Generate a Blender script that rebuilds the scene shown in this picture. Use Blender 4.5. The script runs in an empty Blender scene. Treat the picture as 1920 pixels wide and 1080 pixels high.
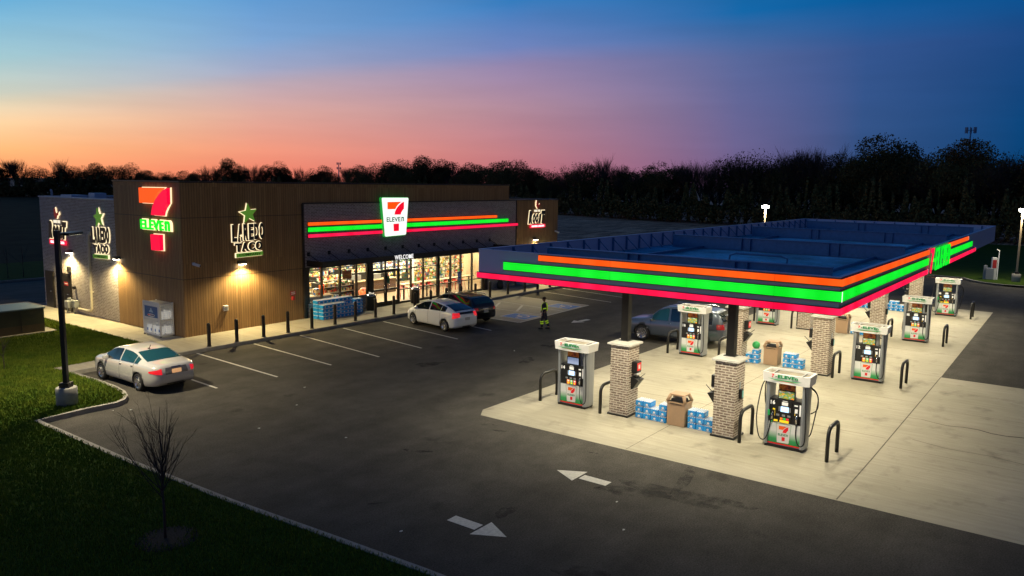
import bpy, bmesh, math, random
import numpy as np
from mathutils import Vector, Matrix
from mathutils.bvhtree import BVHTree
random.seed(7); np.random.seed(7)
sc = bpy.context.scene
COL = sc.collection
R = math.radians
# ------------------------------------------------------------------ camera
cam_d = bpy.data.cameras.new('camera'); cam = bpy.data.objects.new('camera', cam_d); COL.objects.link(cam)
CR = Vector((0.59690519, -0.80218483, 0.01427176)); CU = Vector((0.09819241, 0.09069636, 0.99102594)); CF = Vector((0.79628038, 0.59014716, -0.13290559))
cam.matrix_world = Matrix(((CR.x, CU.x, -CF.x, 0), (CR.y, CU.y, -CF.y, 0), (CR.z, CU.z, -CF.z, 7.8), (0, 0, 0, 1)))
cam_d.sensor_fit = 'HORIZONTAL'; cam_d.sensor_width = 36; cam_d.lens = 27.561; cam_d.clip_start = .1; cam_d.clip_end = 6000
sc.camera = cam
sc.view_settings.view_transform = 'Standard'; sc.view_settings.look = 'None'; sc.view_settings.exposure = .13; sc.view_settings.gamma = 1
sc.render.engine = 'CYCLES'
sc.cycles.max_bounces = 5; sc.cycles.diffuse_bounces = 3; sc.cycles.glossy_bounces = 3; sc.cycles.transparent_max_bounces = 12
sc.cycles.caustics_reflective = False; sc.cycles.caustics_refractive = False; sc.cycles.sample_clamp_indirect = 4
try: sc.cycles.use_denoising = True; sc.cycles.denoiser = 'OPENIMAGEDENOISE'
except Exception: pass
# ------------------------------------------------------------------ sky
def S(r, g, b):   # sRGB 0-255 -> linear
    f = lambda c: (c / 255 / 12.92) if c / 255 <= .04045 else ((c / 255 + .055) / 1.055) ** 2.4
    return (f(r), f(g), f(b), 1)
world = bpy.data.worlds.new('World'); sc.world = world; world.use_nodes = True
nt = world.node_tree; nt.nodes.clear()
def wn(t, **k):
    n = nt.nodes.new(t)
    for a, b in k.items(): setattr(n, a, b)
    return n
def wm(op, a, b=None, c=None, clamp=False):
    n = wn('ShaderNodeMath', operation=op, use_clamp=clamp)
    for i, v in enumerate((a, b, c)):
        if v is None: continue
        if isinstance(v, (int, float)): n.inputs[i].default_value = v
        else: nt.links.new(v, n.inputs[i])
    return n.outputs[0]
tc = wn('ShaderNodeTexCoord'); sep = wn('ShaderNodeSeparateXYZ'); nt.links.new(tc.outputs['Generated'], sep.inputs[0])
el = wm('MULTIPLY', wm('ARCSINE', sep.outputs[2]), 57.2958)
az = wm('MULTIPLY', wm('ARCTAN2', sep.outputs[1], sep.outputs[0]), 57.2958)
off = wm('ABSOLUTE', wm('WRAP', wm('SUBTRACT', az, 105.0), 180.0, -180.0))     # degrees from where the sun went down
def mapr(v, a, b, c, d, smooth=False):
    n = wn('ShaderNodeMapRange', interpolation_type='SMOOTHSTEP' if smooth else 'LINEAR')
    nt.links.new(v, n.inputs[0])
    for i, q in enumerate((a, b, c, d)): n.inputs[i + 1].default_value = q
    return n.outputs[0]
# upper edge of the pink band: rises away from the sunset
band = wm('ADD', wm('ADD', mapr(off, 35.7, 54.8, 4.6, 7.4), mapr(off, 54.8, 69.7, 0, 1.65)), mapr(off, 69.7, 100, 0, 1.2))
t = wm('DIVIDE', el, band)                       # 1 = edge of the band
tt = wm('MULTIPLY', t, .25)                      # ramp covers t = 0..4
ramps = [
 (36,  [(0,(248,146,96)),(.35,(253,184,122)),(.68,(246,204,156)),(.93,(222,206,176)),(1.07,(200,203,188)),(1.5,(160,196,204)),(2.2,(104,172,212)),(4,(40,72,118))]),
 (51,  [(0,(235,124,100)),(.3,(233,148,122)),(.65,(215,164,152)),(.93,(184,164,174)),(1.07,(156,162,190)),(1.35,(122,160,204)),(1.9,(76,144,202)),(4,(34,64,110))]),
 (68,  [(0,(186,102,110)),(.25,(188,122,128)),(.6,(172,134,150)),(.92,(144,130,168)),(1.06,(108,128,182)),(1.4,(52,120,184)),(4,(28,56,102))]),
 (84,  [(0,(108,86,126)),(.3,(106,98,142)),(.9,(84,100,150)),(1.05,(60,100,156)),(1.2,(20,98,160)),(4,(24,50,92))]),
 (92,  [(0,(44,72,116)),(.4,(50,80,130)),(.9,(50,82,138)),(1.05,(32,86,146)),(1.2,(8,86,148)),(4,(22,48,88))]),
 (101, [(0,(6,58,104)),(.4,(10,66,118)),(.9,(26,68,124)),(1.05,(14,76,136)),(1.2,(2,80,142)),(4,(20,46,84))]),
 (120, [(0,(10,50,92)),(1,(26,62,112)),(1.5,(16,64,118)),(4,(22,46,82))]),
 (155, [(0,(84,74,80)),(1,(88,80,94)),(1.5,(62,68,94)),(4,(26,44,76))]),
]
prev = None
for a, st in ramps:
    cr = wn('ShaderNodeValToRGB'); nt.links.new(tt, cr.inputs[0]); e = cr.color_ramp; e.interpolation = 'LINEAR'
    while len(e.elements) < len(st): e.elements.new(.5)
    for q, (pos, c) in zip(e.elements, st): q.position = pos / 4
    for q, (pos, c) in zip(e.elements, st): q.color = S(*c)
    if prev is None: prev, pa = cr.outputs[0], a; continue
    mx = wn('ShaderNodeMix', data_type='RGBA'); nt.links.new(mapr(off, pa, a, 0, 1), mx.inputs[0])
    nt.links.new(prev, mx.inputs[6]); nt.links.new(cr.outputs[0], mx.inputs[7]); prev, pa = mx.outputs[2], a
nz = wn('ShaderNodeTexNoise'); nz.inputs['Scale'].default_value = 5; nz.inputs['Detail'].default_value = 3
mp = wn('ShaderNodeMapping'); mp.inputs['Scale'].default_value = (1, 1, 9); nt.links.new(tc.outputs['Generated'], mp.inputs[0]); nt.links.new(mp.outputs[0], nz.inputs['Vector'])
vf = mapr(nz.outputs[0], .3, .7, .96, 1.04)
sc_ = wn('ShaderNodeVectorMath', operation='SCALE'); nt.links.new(prev, sc_.inputs[0]); nt.links.new(vf, sc_.inputs['Scale'])
bg = wn('ShaderNodeBackground'); bg.inputs[1].default_value = 1.0
nt.links.new(sc_.outputs[0], bg.inputs[0])
out = wn('ShaderNodeOutputWorld'); nt.links.new(bg.outputs[0], out.inputs[0])
# the sun is under the horizon; only a breath of warm light is left
sun_d = bpy.data.lights.new('sun', 'SUN'); sun_d.energy = .02; sun_d.angle = R(12); sun_d.color = (1, .5, .28)
sun = bpy.data.objects.new('sun', sun_d); COL.objects.link(sun); sun.rotation_euler = (R(86), 0, R(105 + 90)); sun.location = (0, 0, 60)
# ------------------------------------------------------------------ materials
MATS = {}
def mat(name, color, rough=.6, metal=0, emis=None, es=0, noise=0, nscale=6, bump=0, bscale=40, spec=.5, coat=0):
    if name in MATS: return MATS[name]
    m = bpy.data.materials.new(name); m.use_nodes = True; n = m.node_tree; b = n.nodes['Principled BSDF']
    c = tuple(color[:3]) + (1,)
    b.inputs['Base Color'].default_value = c; b.inputs['Roughness'].default_value = rough; b.inputs['Metallic'].default_value = metal
    b.inputs['Specular IOR Level'].default_value = spec; b.inputs['Coat Weight'].default_value = coat; b.inputs['Coat Roughness'].default_value = .05
    if emis is not None:
        b.inputs['Emission Color'].default_value = tuple(emis[:3]) + (1,); b.inputs['Emission Strength'].default_value = es
    if noise or bump:
        g = n.nodes.new('ShaderNodeNewGeometry')
    if noise:
        t = n.nodes.new('ShaderNodeTexNoise'); t.inputs['Scale'].default_value = nscale; t.inputs['Detail'].default_value = 6; t.inputs['Roughness'].default_value = .65
        n.links.new(g.outputs['Position'], t.inputs['Vector'])
        r = n.nodes.new('ShaderNodeMapRange'); r.inputs[1].default_value = .25; r.inputs[2].default_value = .75; r.inputs[3].default_value = 1 - noise; r.inputs[4].default_value = 1 + noise
        n.links.new(t.outputs[0], r.inputs[0])
        v = n.nodes.new('ShaderNodeVectorMath'); v.operation = 'SCALE'; v.inputs[0].default_value = c[:3]
        n.links.new(r.outputs[0], v.inputs['Scale']); n.links.new(v.outputs[0], b.inputs['Base Color'])
    if bump:
        t2 = n.nodes.new('ShaderNodeTexNoise'); t2.inputs['Scale'].default_value = bscale; t2.inputs['Detail'].default_value = 4
        n.links.new(g.outputs['Position'], t2.inputs['Vector'])
        bp = n.nodes.new('ShaderNodeBump'); bp.inputs['Strength'].default_value = bump; bp.inputs['Distance'].default_value = .02
        n.links.new(t2.outputs[0], bp.inputs['Height']); n.links.new(bp.outputs[0], b.inputs['Normal'])
    MATS[name] = m; return m
class NB:   # small node-building helper
    def __init__(s, name):
        s.m = bpy.data.materials.new(name); s.m.use_nodes = True; s.n = s.m.node_tree; s.b = s.n.nodes['Principled BSDF']; MATS[name] = s.m
        s.g = s.n.nodes.new('ShaderNodeNewGeometry'); s.pos = s.g.outputs['Position']
    def node(s, t, **k):
        q = s.n.nodes.new(t)
        for a, b in k.items(): setattr(q, a, b)
        return q
    def L(s, a, b): s.n.links.new(a, b)
    def math(s, op, a, b=None, c=None, clamp=False):
        q = s.node('ShaderNodeMath', operation=op, use_clamp=clamp)
        for i, v in enumerate((a, b, c)):
            if v is None: continue
            if isinstance(v, (int, float)): q.inputs[i].default_value = v
            else: s.L(v, q.inputs[i])
        return q.outputs[0]
    def sep(s, v):
        q = s.node('ShaderNodeSeparateXYZ'); s.L(v, q.inputs[0]); return q.outputs
    def comb(s, *v):
        q = s.node('ShaderNodeCombineXYZ')
        for i, a in enumerate(v):
            if isinstance(a, (int, float)): q.inputs[i].default_value = a
            else: s.L(a, q.inputs[i])
        return q.outputs[0]
    def scale(s, v, k):
        q = s.node('ShaderNodeVectorMath', operation='MULTIPLY'); s.L(v, q.inputs[0]); q.inputs[1].default_value = k; return q.outputs[0]
    def noise(s, v, sc_, det=5, rough=.6):
        q = s.node('ShaderNodeTexNoise'); q.inputs['Scale'].default_value = sc_; q.inputs['Detail'].default_value = det; q.inputs['Roughness'].default_value = rough
        s.L(v, q.inputs['Vector']); return q.outputs[0]
    def mr(s, v, a, b, c, d):
        q = s.node('ShaderNodeMapRange'); s.L(v, q.inputs[0])
        for i, x in enumerate((a, b, c, d)): q.inputs[i + 1].default_value = x
        return q.outputs[0]
    def mix(s, f, a, b, mode='MIX'):
        q = s.node('ShaderNodeMix', data_type='RGBA', blend_type=mode)
        for i, v in ((0, f), (6, a), (7, b)):
            if isinstance(v, (int, float)): q.inputs[i].default_value = v
            elif isinstance(v, tuple): q.inputs[i].default_value = v if len(v) == 4 else v + (1,)
            else: s.L(v, q.inputs[i])
        return q.outputs[2]
    def mul(s, c, f):
        q = s.node('ShaderNodeVectorMath', operation='SCALE'); s.L(c, q.inputs[0]); s.L(f, q.inputs['Scale']); return q.outputs[0]
    def bump(s, h, st, dist=.02):
        q = s.node('ShaderNodeBump'); q.inputs['Strength'].default_value = st; q.inputs['Distance'].default_value = dist; s.L(h, q.inputs['Height']); s.L(q.outputs[0], s.b.inputs['Normal'])
    def base(s, c, rough=.8, spec=.3):
        s.L(c, s.b.inputs['Base Color']); s.b.inputs['Roughness'].default_value = rough; s.b.inputs['Specular IOR Level'].default_value = spec; return s.m
def brick_mat(name, c1, c2, mortar, bw=.235, rh=.082):
    n = NB(name); o = n.sep(n.pos)
    v = n.comb(n.math('ADD', o[0], o[1]), o[2], 0)
    q = n.node('ShaderNodeTexBrick'); n.L(v, q.inputs['Vector']); q.inputs['Scale'].default_value = 1; q.inputs['Brick Width'].default_value = bw; q.inputs['Row Height'].default_value = rh
    q.inputs['Mortar Size'].default_value = .017; q.inputs['Mortar Smooth'].default_value = .15; q.inputs['Bias'].default_value = 0
    q.inputs['Color1'].default_value = c1 + (1,); q.inputs['Color2'].default_value = c2 + (1,); q.inputs['Mortar'].default_value = mortar + (1,)
    f = n.mr(n.noise(n.pos, 9, 6), .3, .7, .75, 1.25)
    n.bump(n.math('SUBTRACT', 1, q.outputs['Fac']), .5, .01)
    return n.base(n.mul(q.outputs['Color'], f), .9, .15)
M_brick = brick_mat('brick', (.19, .13, .10), (.34, .265, .21), (.6, .54, .44))
M_brickS = brick_mat('store_brick', (.2, .165, .155), (.34, .29, .27), (.5, .46, .43))
def wood_mat():
    n = NB('wood_cladding'); o = n.sep(n.pos); u = n.math('ADD', o[0], o[1])
    fr = n.math('FRACT', n.math('DIVIDE', u, .14)); g = n.math('LESS_THAN', n.math('ABSOLUTE', n.math('SUBTRACT', fr, .5)), .43)
    pl = n.math('FLOOR', n.math('DIVIDE', u, .14))
    w = n.node('ShaderNodeTexWhiteNoise', noise_dimensions='2D'); n.L(n.comb(pl, n.math('FLOOR', n.math('DIVIDE', o[2], 3.7)), 0), w.inputs['Vector'])
    gr = n.noise(n.scale(n.comb(u, 0, o[2]), (30, 1, 1.2)), 1, 6)
    c = n.mix(w.outputs['Value'], (.27, .155, .065), (.35, .21, .09))
    c = n.mul(c, n.mr(gr, .3, .7, .78, 1.22)); c = n.mul(c, n.mr(g, 0, 1, .45, 1))
    n.bump(g, .6, .015); return n.base(c, .65, .3)
M_wood = wood_mat()
def asphalt_mat():
    n = NB('asphalt')
    big = n.noise(n.pos, .12, 4); mid = n.noise(n.pos, .8, 7, .75); fine = n.noise(n.pos, 26, 4, .85); pat = n.noise(n.scale(n.pos, (.25, 1.4, 1)), .5, 5, .6)
    c = n.mix(n.mr(big, .3, .7, 0, 1), (.062, .057, .049), (.084, .077, .065))
    c = n.mul(c, n.mr(mid, .3, .7, .72, 1.28)); c = n.mul(c, n.mr(fine, .3, .7, .35, 1.75)); c = n.mul(c, n.mr(pat, .35, .65, .84, 1.14))
    st = n.mr(n.noise(n.pos, .42, 5, .55), .66, .72, 1, .6); c = n.mul(c, st)
    sp = n.node('ShaderNodeTexVoronoi'); sp.inputs['Scale'].default_value = 3.1; n.L(n.pos, sp.inputs['Vector'])
    c = n.mix(n.math('LESS_THAN', sp.outputs['Distance'], .03), c, (.2, .19, .17))
    n.bump(fine, .6, .01); return n.base(c, .85, .12)
M_asph = asphalt_mat()
def concrete_mat(name, a, b, streak=True, stain=.42):
    n = NB(name)
    big = n.noise(n.pos, .35, 5); st = n.noise(n.scale(n.pos, (7, .55, 1)), 1, 6, .65); fine = n.noise(n.pos, 40, 3)
    c = n.mix(n.mr(big, .3, .7, 0, 1), a, b)
    if streak: c = n.mul(c, n.mr(st, .3, .7, .86, 1.12))
    c = n.mul(c, n.mr(fine, .3, .7, .93, 1.07))
    oil = n.noise(n.pos, .9, 6, .6); c = n.mul(c, n.mr(oil, .56, .74, 1, 1 - stain))
    o2 = n.noise(n.scale(n.pos, (1, 1, 1)), 2.7, 4); c = n.mul(c, n.mr(o2, .68, .78, 1, .72))
    n.bump(fine, .25, .006); return n.base(c, .75, .3)
M_pad = concrete_mat('pad_concrete', (.35, .32, .235), (.43, .39, .30))
M_walk = concrete_mat('walk_concrete', (.33, .3, .235), (.41, .375, .3), True, .15)
M_kerb = mat('kerb_concrete', (.3, .28, .24), .85, noise=.25, nscale=3)
def grass_mat():
    n = NB('grass_soil'); a = n.noise(n.pos, 1.1, 6, .7); b = n.noise(n.pos, 24, 4)
    c = n.mix(n.mr(a, .3, .7, 0, 1), (.024, .052, .008), (.052, .09, .012)); return n.base(n.mul(c, n.mr(b, .3, .7, .5, 1.5)), 1, .05)
M_grassg = grass_mat()
def blade_mat():
    n = NB('grass_blade'); a = n.noise(n.pos, .9, 7, .8); b = n.noise(n.pos, 21, 2)
    c = n.mix(n.mr(a, .3, .7, 0, 1), (.06, .125, .012), (.175, .21, .022)); c = n.mix(n.mr(b, .58, .7, 0, .6), c, (.15, .125, .045)); return n.base(c, .9, .1)
M_blade = blade_mat()
def field_mat():
    n = NB('field_stubble'); o = n.sep(n.pos)
    row = n.noise(n.scale(n.pos, (.12, 1.6, 1)), 1, 5, .7); a = n.noise(n.pos, .05, 5); f = n.noise(n.pos, 2.5, 5, .8)
    c = n.mix(n.mr(a, .35, .65, 0, 1), (.44, .24, .15), (.58, .34, .22)); c = n.mul(c, n.mr(row, .38, .62, .2, 1.7)); c = n.mul(c, n.mr(f, .3, .7, .6, 1.4))
    return n.base(c, 1, .05)
M_field = field_mat()
def leaf_mat(name, a, b):
    n = NB(name); x = n.noise(n.pos, .35, 4); oi = n.node('ShaderNodeObjectInfo')
    c = n.mix(n.mr(x, .3, .7, 0, 1), a, b); return n.base(n.mul(c, n.mr(oi.outputs['Random'], 0, 1, .6, 1.4)), .9, .1)
M_leaf = leaf_mat('dark_leaves', (.04, .055, .02), (.12, .09, .035)); M_leaf2 = leaf_mat('autumn_leaves', (.09, .04, .018), (.12, .07, .025))
M_bark = mat('bark', (.07, .055, .045), .95, noise=.3, nscale=8)
M_twig = mat('twig', (.045, .035, .03), .9)
M_black = mat('black_metal', (.018, .017, .016), .4, .2)
M_blackp = mat('black_plastic', (.012, .012, .013), .45)
M_dark = mat('dark_bronze', (.03, .025, .02), .4, .3)
M_darkglass = mat('tinted_glass', (.008, .014, .016), .04, 0, spec=.9)
M_glassteal = mat('teal_glass', (.012, .06, .07), .05, 0, spec=.9)
M_rubber = mat('rubber', (.012, .012, .012), .8)
M_chrome = mat('chrome', (.6, .6, .6), .15, 1)
M_rim = mat('alloy_rim', (.5, .5, .5), .25, .9)
M_white = mat('white_paint', (.78, .77, .74), .35, noise=.03)
M_cap = mat('cast_stone_cap', (.62, .6, .54), .8, noise=.1)
M_silver = mat('silver_panel', (.34, .36, .38), .38, .35)
M_fascia = mat('fascia_grey', (.52, .56, .70), .4, .0, noise=.05, nscale=.8)
M_galv = mat('deck_sky_blue', (.13, .48, .66), .3, .2, noise=.75, nscale=.38)  # sky reflection painted in: blue deck colour with brighter patches
M_galvd = mat('painted_beam', (.07, .2, .36), .45, .2, noise=.2)
M_soffit = mat('soffit_white', (.75, .75, .72), .5)
M_roof = mat('roof_membrane', (.42, .48, .55), .6)
M_coping = mat('coping', (.04, .03, .025), .45, .3)
def em(name, c, st, rough=.5): return mat(name, tuple(.6 * x for x in c), rough, 0, c, st)
def led(name, c, c2, st):
    n = NB(name); o = n.sep(n.pos); u = n.math('ADD', o[0], o[1])
    a = n.noise(n.comb(n.math('MULTIPLY', u, 1.1), 0, 0), 1, 3); p = n.math('ABSOLUTE', n.math('SUBTRACT', n.math('FRACT', n.math('DIVIDE', u, 2.44)), .5)); seam = n.math('LESS_THAN', p, .496)
    col = n.mix(n.mr(a, .35, .7, 0, 1), c + (1,), c2 + (1,)); n.L(n.mul(col, n.mr(seam, 0, 1, .45, 1)), n.b.inputs['Emission Color']); n.b.inputs['Emission Strength'].default_value = st
    n.b.inputs['Base Color'].default_value = tuple(.6 * x for x in c) + (1,); n.b.inputs['Roughness'].default_value = .4; return n.m
M_or = led('orange_led', (1, .075, .0), (1, .13, .01), 1.0); M_gr = led('green_led', (.0, .72, .012), (.01, .95, .04), 1.0); M_rd = led('red_led', (.95, .0, .04), (1, .02, .11), 1.0)
M_halo = em('halo_led', (1, .82, .5), 1.15); M_wsign = em('white_sign', (.95, .95, .92), 1.0); M_lamp = em('lamp_lens', (1, .93, .72), 30)
M_glint = em('white_glint', (1, .98, .95), 1.1); M_gborder = em('green_border', (.03, .6, .08), .45); M_star = mat('green_face', (.10, .24, .03), .5, 0, (.12, .32, .03), .45)
M_tail = mat('tail_light', (.5, .01, .01), .2, 0, (1, .02, .03), .6, coat=1); M_tailoff = mat('tail_light_unlit', (.35, .01, .012), .15, 0, (1, .02, .03), .06, coat=1)
M_logo_o = mat('logo_orange', (.85, .13, .01), .4, 0, (1, .12, .0), .08); M_logo_r = mat('logo_red', (.75, .01, .015), .4, 0, (1, .0, .03), .08); M_logo_g = mat('logo_green', (.0, .23, .07), .4)
M_tan = mat('tan_plastic', (.4, .26, .155), .6, noise=.06)
M_tyre = M_rubber
M_yel = mat('safety_yellow', (.55, .8, .02), .5, 0, (.5, .9, .02), .12)
M_navy = mat('navy_cloth', (.01, .013, .03), .9, noise=.2)
M_skin = mat('skin', (.2, .09, .055), .6)
M_hair = mat('hair', (.03, .018, .012), .9)
M_paintline = mat('road_paint', (.62, .6, .53), .7, noise=.25, nscale=14)
M_adablue = mat('blue_road_paint', (.04, .2, .58), .7, noise=.25, nscale=10)
def glass_mat():
    m = bpy.data.materials.new('shop_glass'); m.use_nodes = True; n = m.node_tree; n.nodes.clear()
    o = n.nodes.new('ShaderNodeOutputMaterial'); mx = n.nodes.new('ShaderNodeMixShader'); tr = n.nodes.new('ShaderNodeBsdfTransparent'); gl = n.nodes.new('ShaderNodeBsdfGlossy')
    fr = n.nodes.new('ShaderNodeLayerWeight'); fr.inputs[0].default_value = .12; gl.inputs['Roughness'].default_value = .03; tr.inputs[0].default_value = (.92, .96, .94, 1)
    n.links.new(fr.outputs['Facing'], mx.inputs[0]); n.links.new(tr.outputs[0], mx.inputs[1]); n.links.new(gl.outputs[0], mx.inputs[2]); n.links.new(mx.outputs[0], o.inputs[0]); return m
M_glass = glass_mat()
def rnd_goods_mat(name, es, sat=.9, hs=1.0):
    n = NB(name); o = n.sep(n.pos)
    v = n.comb(n.math('FLOOR', n.math('MULTIPLY', o[0], 9)), n.math('FLOOR', n.math('MULTIPLY', o[1], 9)), n.math('FLOOR', n.math('MULTIPLY', o[2], 7)))
    w = n.node('ShaderNodeTexWhiteNoise', noise_dimensions='3D'); n.L(v, w.inputs['Vector'])
    cr = n.node('ShaderNodeValToRGB'); n.L(w.outputs['Value'], cr.inputs[0]); e = cr.color_ramp; e.interpolation = 'CONSTANT'
    cs = [(.6, .05, .03), (.75, .7, .6), (.65, .4, .05), (.08, .3, .08), (.75, .6, .35), (.05, .15, .45), (.55, .42, .28), (.85, .8, .7), (.12, .07, .04)]
    while len(e.elements) < len(cs): e.elements.new(.5)
    for i, c in enumerate(cs): e.elements[i].position = i / len(cs)
    for i, c in enumerate(cs): e.elements[i].color = c + (1,)
    return n.base(cr.outputs[0], .5, .4)
M_goods = rnd_goods_mat('shop_goods', 0)
# ------------------------------------------------------------------ mesh builder
class MB:
    def __init__(s): s.v = []; s.f = []; s.mi = []; s.mats = []; s.smooth = []
    def m(s, mt):
        if mt not in s.mats: s.mats.append(mt)
        return s.mats.index(mt)
    def add(s, vs, fs, mt, M=None, smooth=False):
        o = len(s.v); k = s.m(mt)
        s.v += [tuple(M @ Vector(p)) for p in vs] if M is not None else [tuple(p) for p in vs]
        s.f += [tuple(o + i for i in q) for q in fs]; s.mi += [k] * len(fs); s.smooth += [smooth] * len(fs)
        return s
    def box(s, x0, x1, y0, y1, z0, z1, mt, M=None):
        vs = [(x, y, z) for z in (z0, z1) for y in (y0, y1) for x in (x0, x1)]
        return s.add(vs, [(0, 2, 3, 1), (4, 5, 7, 6), (0, 1, 5, 4), (2, 6, 7, 3), (0, 4, 6, 2), (1, 3, 7, 5)], mt, M)
    def bbox(s, x0, x1, y0, y1, z0, z1, mt, b=.02, M=None):   # box with chamfered edges
        bm = bmesh.new(); vs = [bm.verts.new((x, y, z)) for z in (z0, z1) for y in (y0, y1) for x in (x0, x1)]
        for q in [(0, 2, 3, 1), (4, 5, 7, 6), (0, 1, 5, 4), (2, 6, 7, 3), (0, 4, 6, 2), (1, 3, 7, 5)]: bm.faces.new([vs[i] for i in q])
        bmesh.ops.bevel(bm, geom=bm.edges[:], offset=b, segments=2, affect='EDGES', profile=.6)
        bm.verts.ensure_lookup_table(); bm.verts.index_update()
        s.add([v.co[:] for v in bm.verts], [[v.index for v in f.verts] for f in bm.faces], mt, M); bm.free(); return s
    def prism(s, pts, z0, z1, mt, M=None):     # polygon in xy extruded in z
        n = len(pts)
        a = sum(pts[i][0] * pts[(i + 1) % n][1] - pts[(i + 1) % n][0] * pts[i][1] for i in range(n))
        if a < 0: pts = pts[::-1]
        vs = [(x, y, z0) for x, y in pts] + [(x, y, z1) for x, y in pts]
        fs = [tuple(range(n))[::-1], tuple(range(n, 2 * n))] + [(i, (i + 1) % n, n + (i + 1) % n, n + i) for i in range(n)]
        return s.add(vs, fs, mt, M)
    def sheet(s, pts, z, mt): return s.add([(x, y, z) for x, y in pts], [tuple(range(len(pts)))], mt)
    def tube(s, path, r, mt, n=8, M=None, cap=True):
        P = [Vector(p) for p in path]; rr = r if isinstance(r, (list, tuple)) else [r] * len(P); vs = []; fs = []
        up = None
        for i, p in enumerate(P):
            t = (P[min(i + 1, len(P) - 1)] - P[max(i - 1, 0)]).normalized()
            if up is None: up = Vector((0, 0, 1)) if abs(t.z) < .9 else Vector((1, 0, 0))
            a = t.cross(up); a = a.normalized() if a.length > 1e-6 else t.orthogonal().normalized(); b = a.cross(t).normalized(); up = b
            vs += [tuple(p + (a * math.cos(2 * math.pi * k / n) + b * math.sin(2 * math.pi * k / n)) * rr[i]) for k in range(n)]
        for i in range(len(P) - 1):
            fs += [(i * n + k, i * n + (k + 1) % n, (i + 1) * n + (k + 1) % n, (i + 1) * n + k) for k in range(n)]
        if cap: fs += [tuple(range(n))[::-1], tuple(range((len(P) - 1) * n, len(P) * n))]
        return s.add(vs, fs, mt, M, True)
    def lathe(s, prof, mt, n=20, c=(0, 0), M=None, smooth=True):    # prof: (r, z)
        vs = [(c[0] + r * math.cos(2 * math.pi * k / n), c[1] + r * math.sin(2 * math.pi * k / n), z) for r, z in prof for k in range(n)]
        fs = [(i * n + k, i * n + (k + 1) % n, (i + 1) * n + (k + 1) % n, (i + 1) * n + k) for i in range(len(prof) - 1) for k in range(n)]
        fs += [tuple(range(n))[::-1], tuple(range((len(prof) - 1) * n, len(prof) * n))]
        return s.add(vs, fs, mt, M, smooth)
    def cyl(s, x, y, z0, z1, r, mt, n=16, M=None): return s.lathe([(r, z0), (r, z1)], mt, n, (x, y), M, False)
    def text(s, txt, h, mt, M, depth=.03, bold=.0, w=None, shear=0, center=True):
        vs, fs = text_geo(txt, bold, shear); xs = [v[0] for v in vs]; ys = [v[1] for v in vs]
        x0, x1, y0, y1 = min(xs), max(xs), min(ys), max(ys); kz = h / (y1 - y0); kx = kz if w is None else w / (x1 - x0)
        cx = (x0 + x1) / 2 if center else x0
        return s.add([((v[0] - cx) * kx, (v[1] - (y0 + y1) / 2) * kz, v[2] * depth) for v in vs], fs, mt, M)
    def build(s, name, parent=None, loc=None, M=None):
        me = bpy.data.meshes.new(name); me.from_pydata(s.v, [], s.f)
        for q in s.mats: me.materials.append(q)
        me.polygons.foreach_set('material_index', s.mi); me.polygons.foreach_set('use_smooth', s.smooth); me.update()
        o = bpy.data.objects.new(name, me); COL.objects.link(o)
        if parent is not None: o.parent = parent
        if loc is not None: o.location = loc
        return o
_tg = {}
def text_geo(txt, bold=0, shear=0):
    k = (txt, bold, shear)
    if k in _tg: return _tg[k]
    cu = bpy.data.curves.new('t', 'FONT'); cu.body = txt; cu.extrude = .5; cu.offset = bold; cu.shear = shear; cu.resolution_u = 3; cu.space_character = 1 + bold * 2.2
    o = bpy.data.objects.new('t', cu); COL.objects.link(o); dg = bpy.context.evaluated_depsgraph_get(); me = o.evaluated_get(dg).to_mesh()
    r = ([tuple(v.co) for v in me.vertices], [tuple(p.vertices) for p in me.polygons])
    o.evaluated_get(dg).to_mesh_clear(); bpy.data.objects.remove(o); bpy.data.curves.remove(cu); _tg[k] = r; return r
def frame(o, right, up):      # local x->right, y->up, z->outward
    r = Vector(right); u = Vector(up); n = r.cross(u)
    return Matrix(((r.x, u.x, n.x, o[0]), (r.y, u.y, n.y, o[1]), (r.z, u.z, n.z, o[2]), (0, 0, 0, 1)))
def tag(o, label=None, cat=None, group=None, kind=None):
    if label: o['label'] = label
    if cat: o['category'] = cat
    if group: o['group'] = group
    if kind: o['kind'] = kind
    return o
def empty(name, loc, rz=0, label=None, cat=None, group=None):
    o = bpy.data.objects.new(name, None); COL.objects.link(o); o.location = loc; o.rotation_euler = (0, 0, rz); o.empty_display_size = .2
    return tag(o, label, cat, group)
def copy_tree(o, parent=None):
    c = o.copy(); COL.objects.link(c)
    if parent is not None: c.parent = parent
    for ch in list(o.children): copy_tree(ch, c)
    return c
def struct(mb, name): return tag(mb.build(name), kind='structure')
def lamp(name, typ, loc, energy, color, parent=None, size=.3, rot=(0, 0, 0), spot=None, sy=None, blend=.5):
    d = bpy.data.lights.new(name, typ); d.energy = energy; d.color = color
    if typ == 'AREA': d.size = size; d.shape = 'RECTANGLE' if sy else 'SQUARE'; d.size_y = sy or size
    else: d.shadow_soft_size = size
    if spot: d.spot_size = spot; d.spot_blend = blend
    o = bpy.data.objects.new(name, d); COL.objects.link(o); o.location = loc; o.rotation_euler = rot
    if parent: o.parent = parent
    return o
ORD = ['first', 'second', 'third', 'fourth', 'fifth', 'sixth', 'seventh', 'eighth', 'ninth', 'tenth', 'eleventh', 'twelfth', 'thirteenth', 'fourteenth', 'fifteenth', 'sixteenth', 'seventeenth', 'eighteenth', 'nineteenth', 'twentieth']
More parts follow.
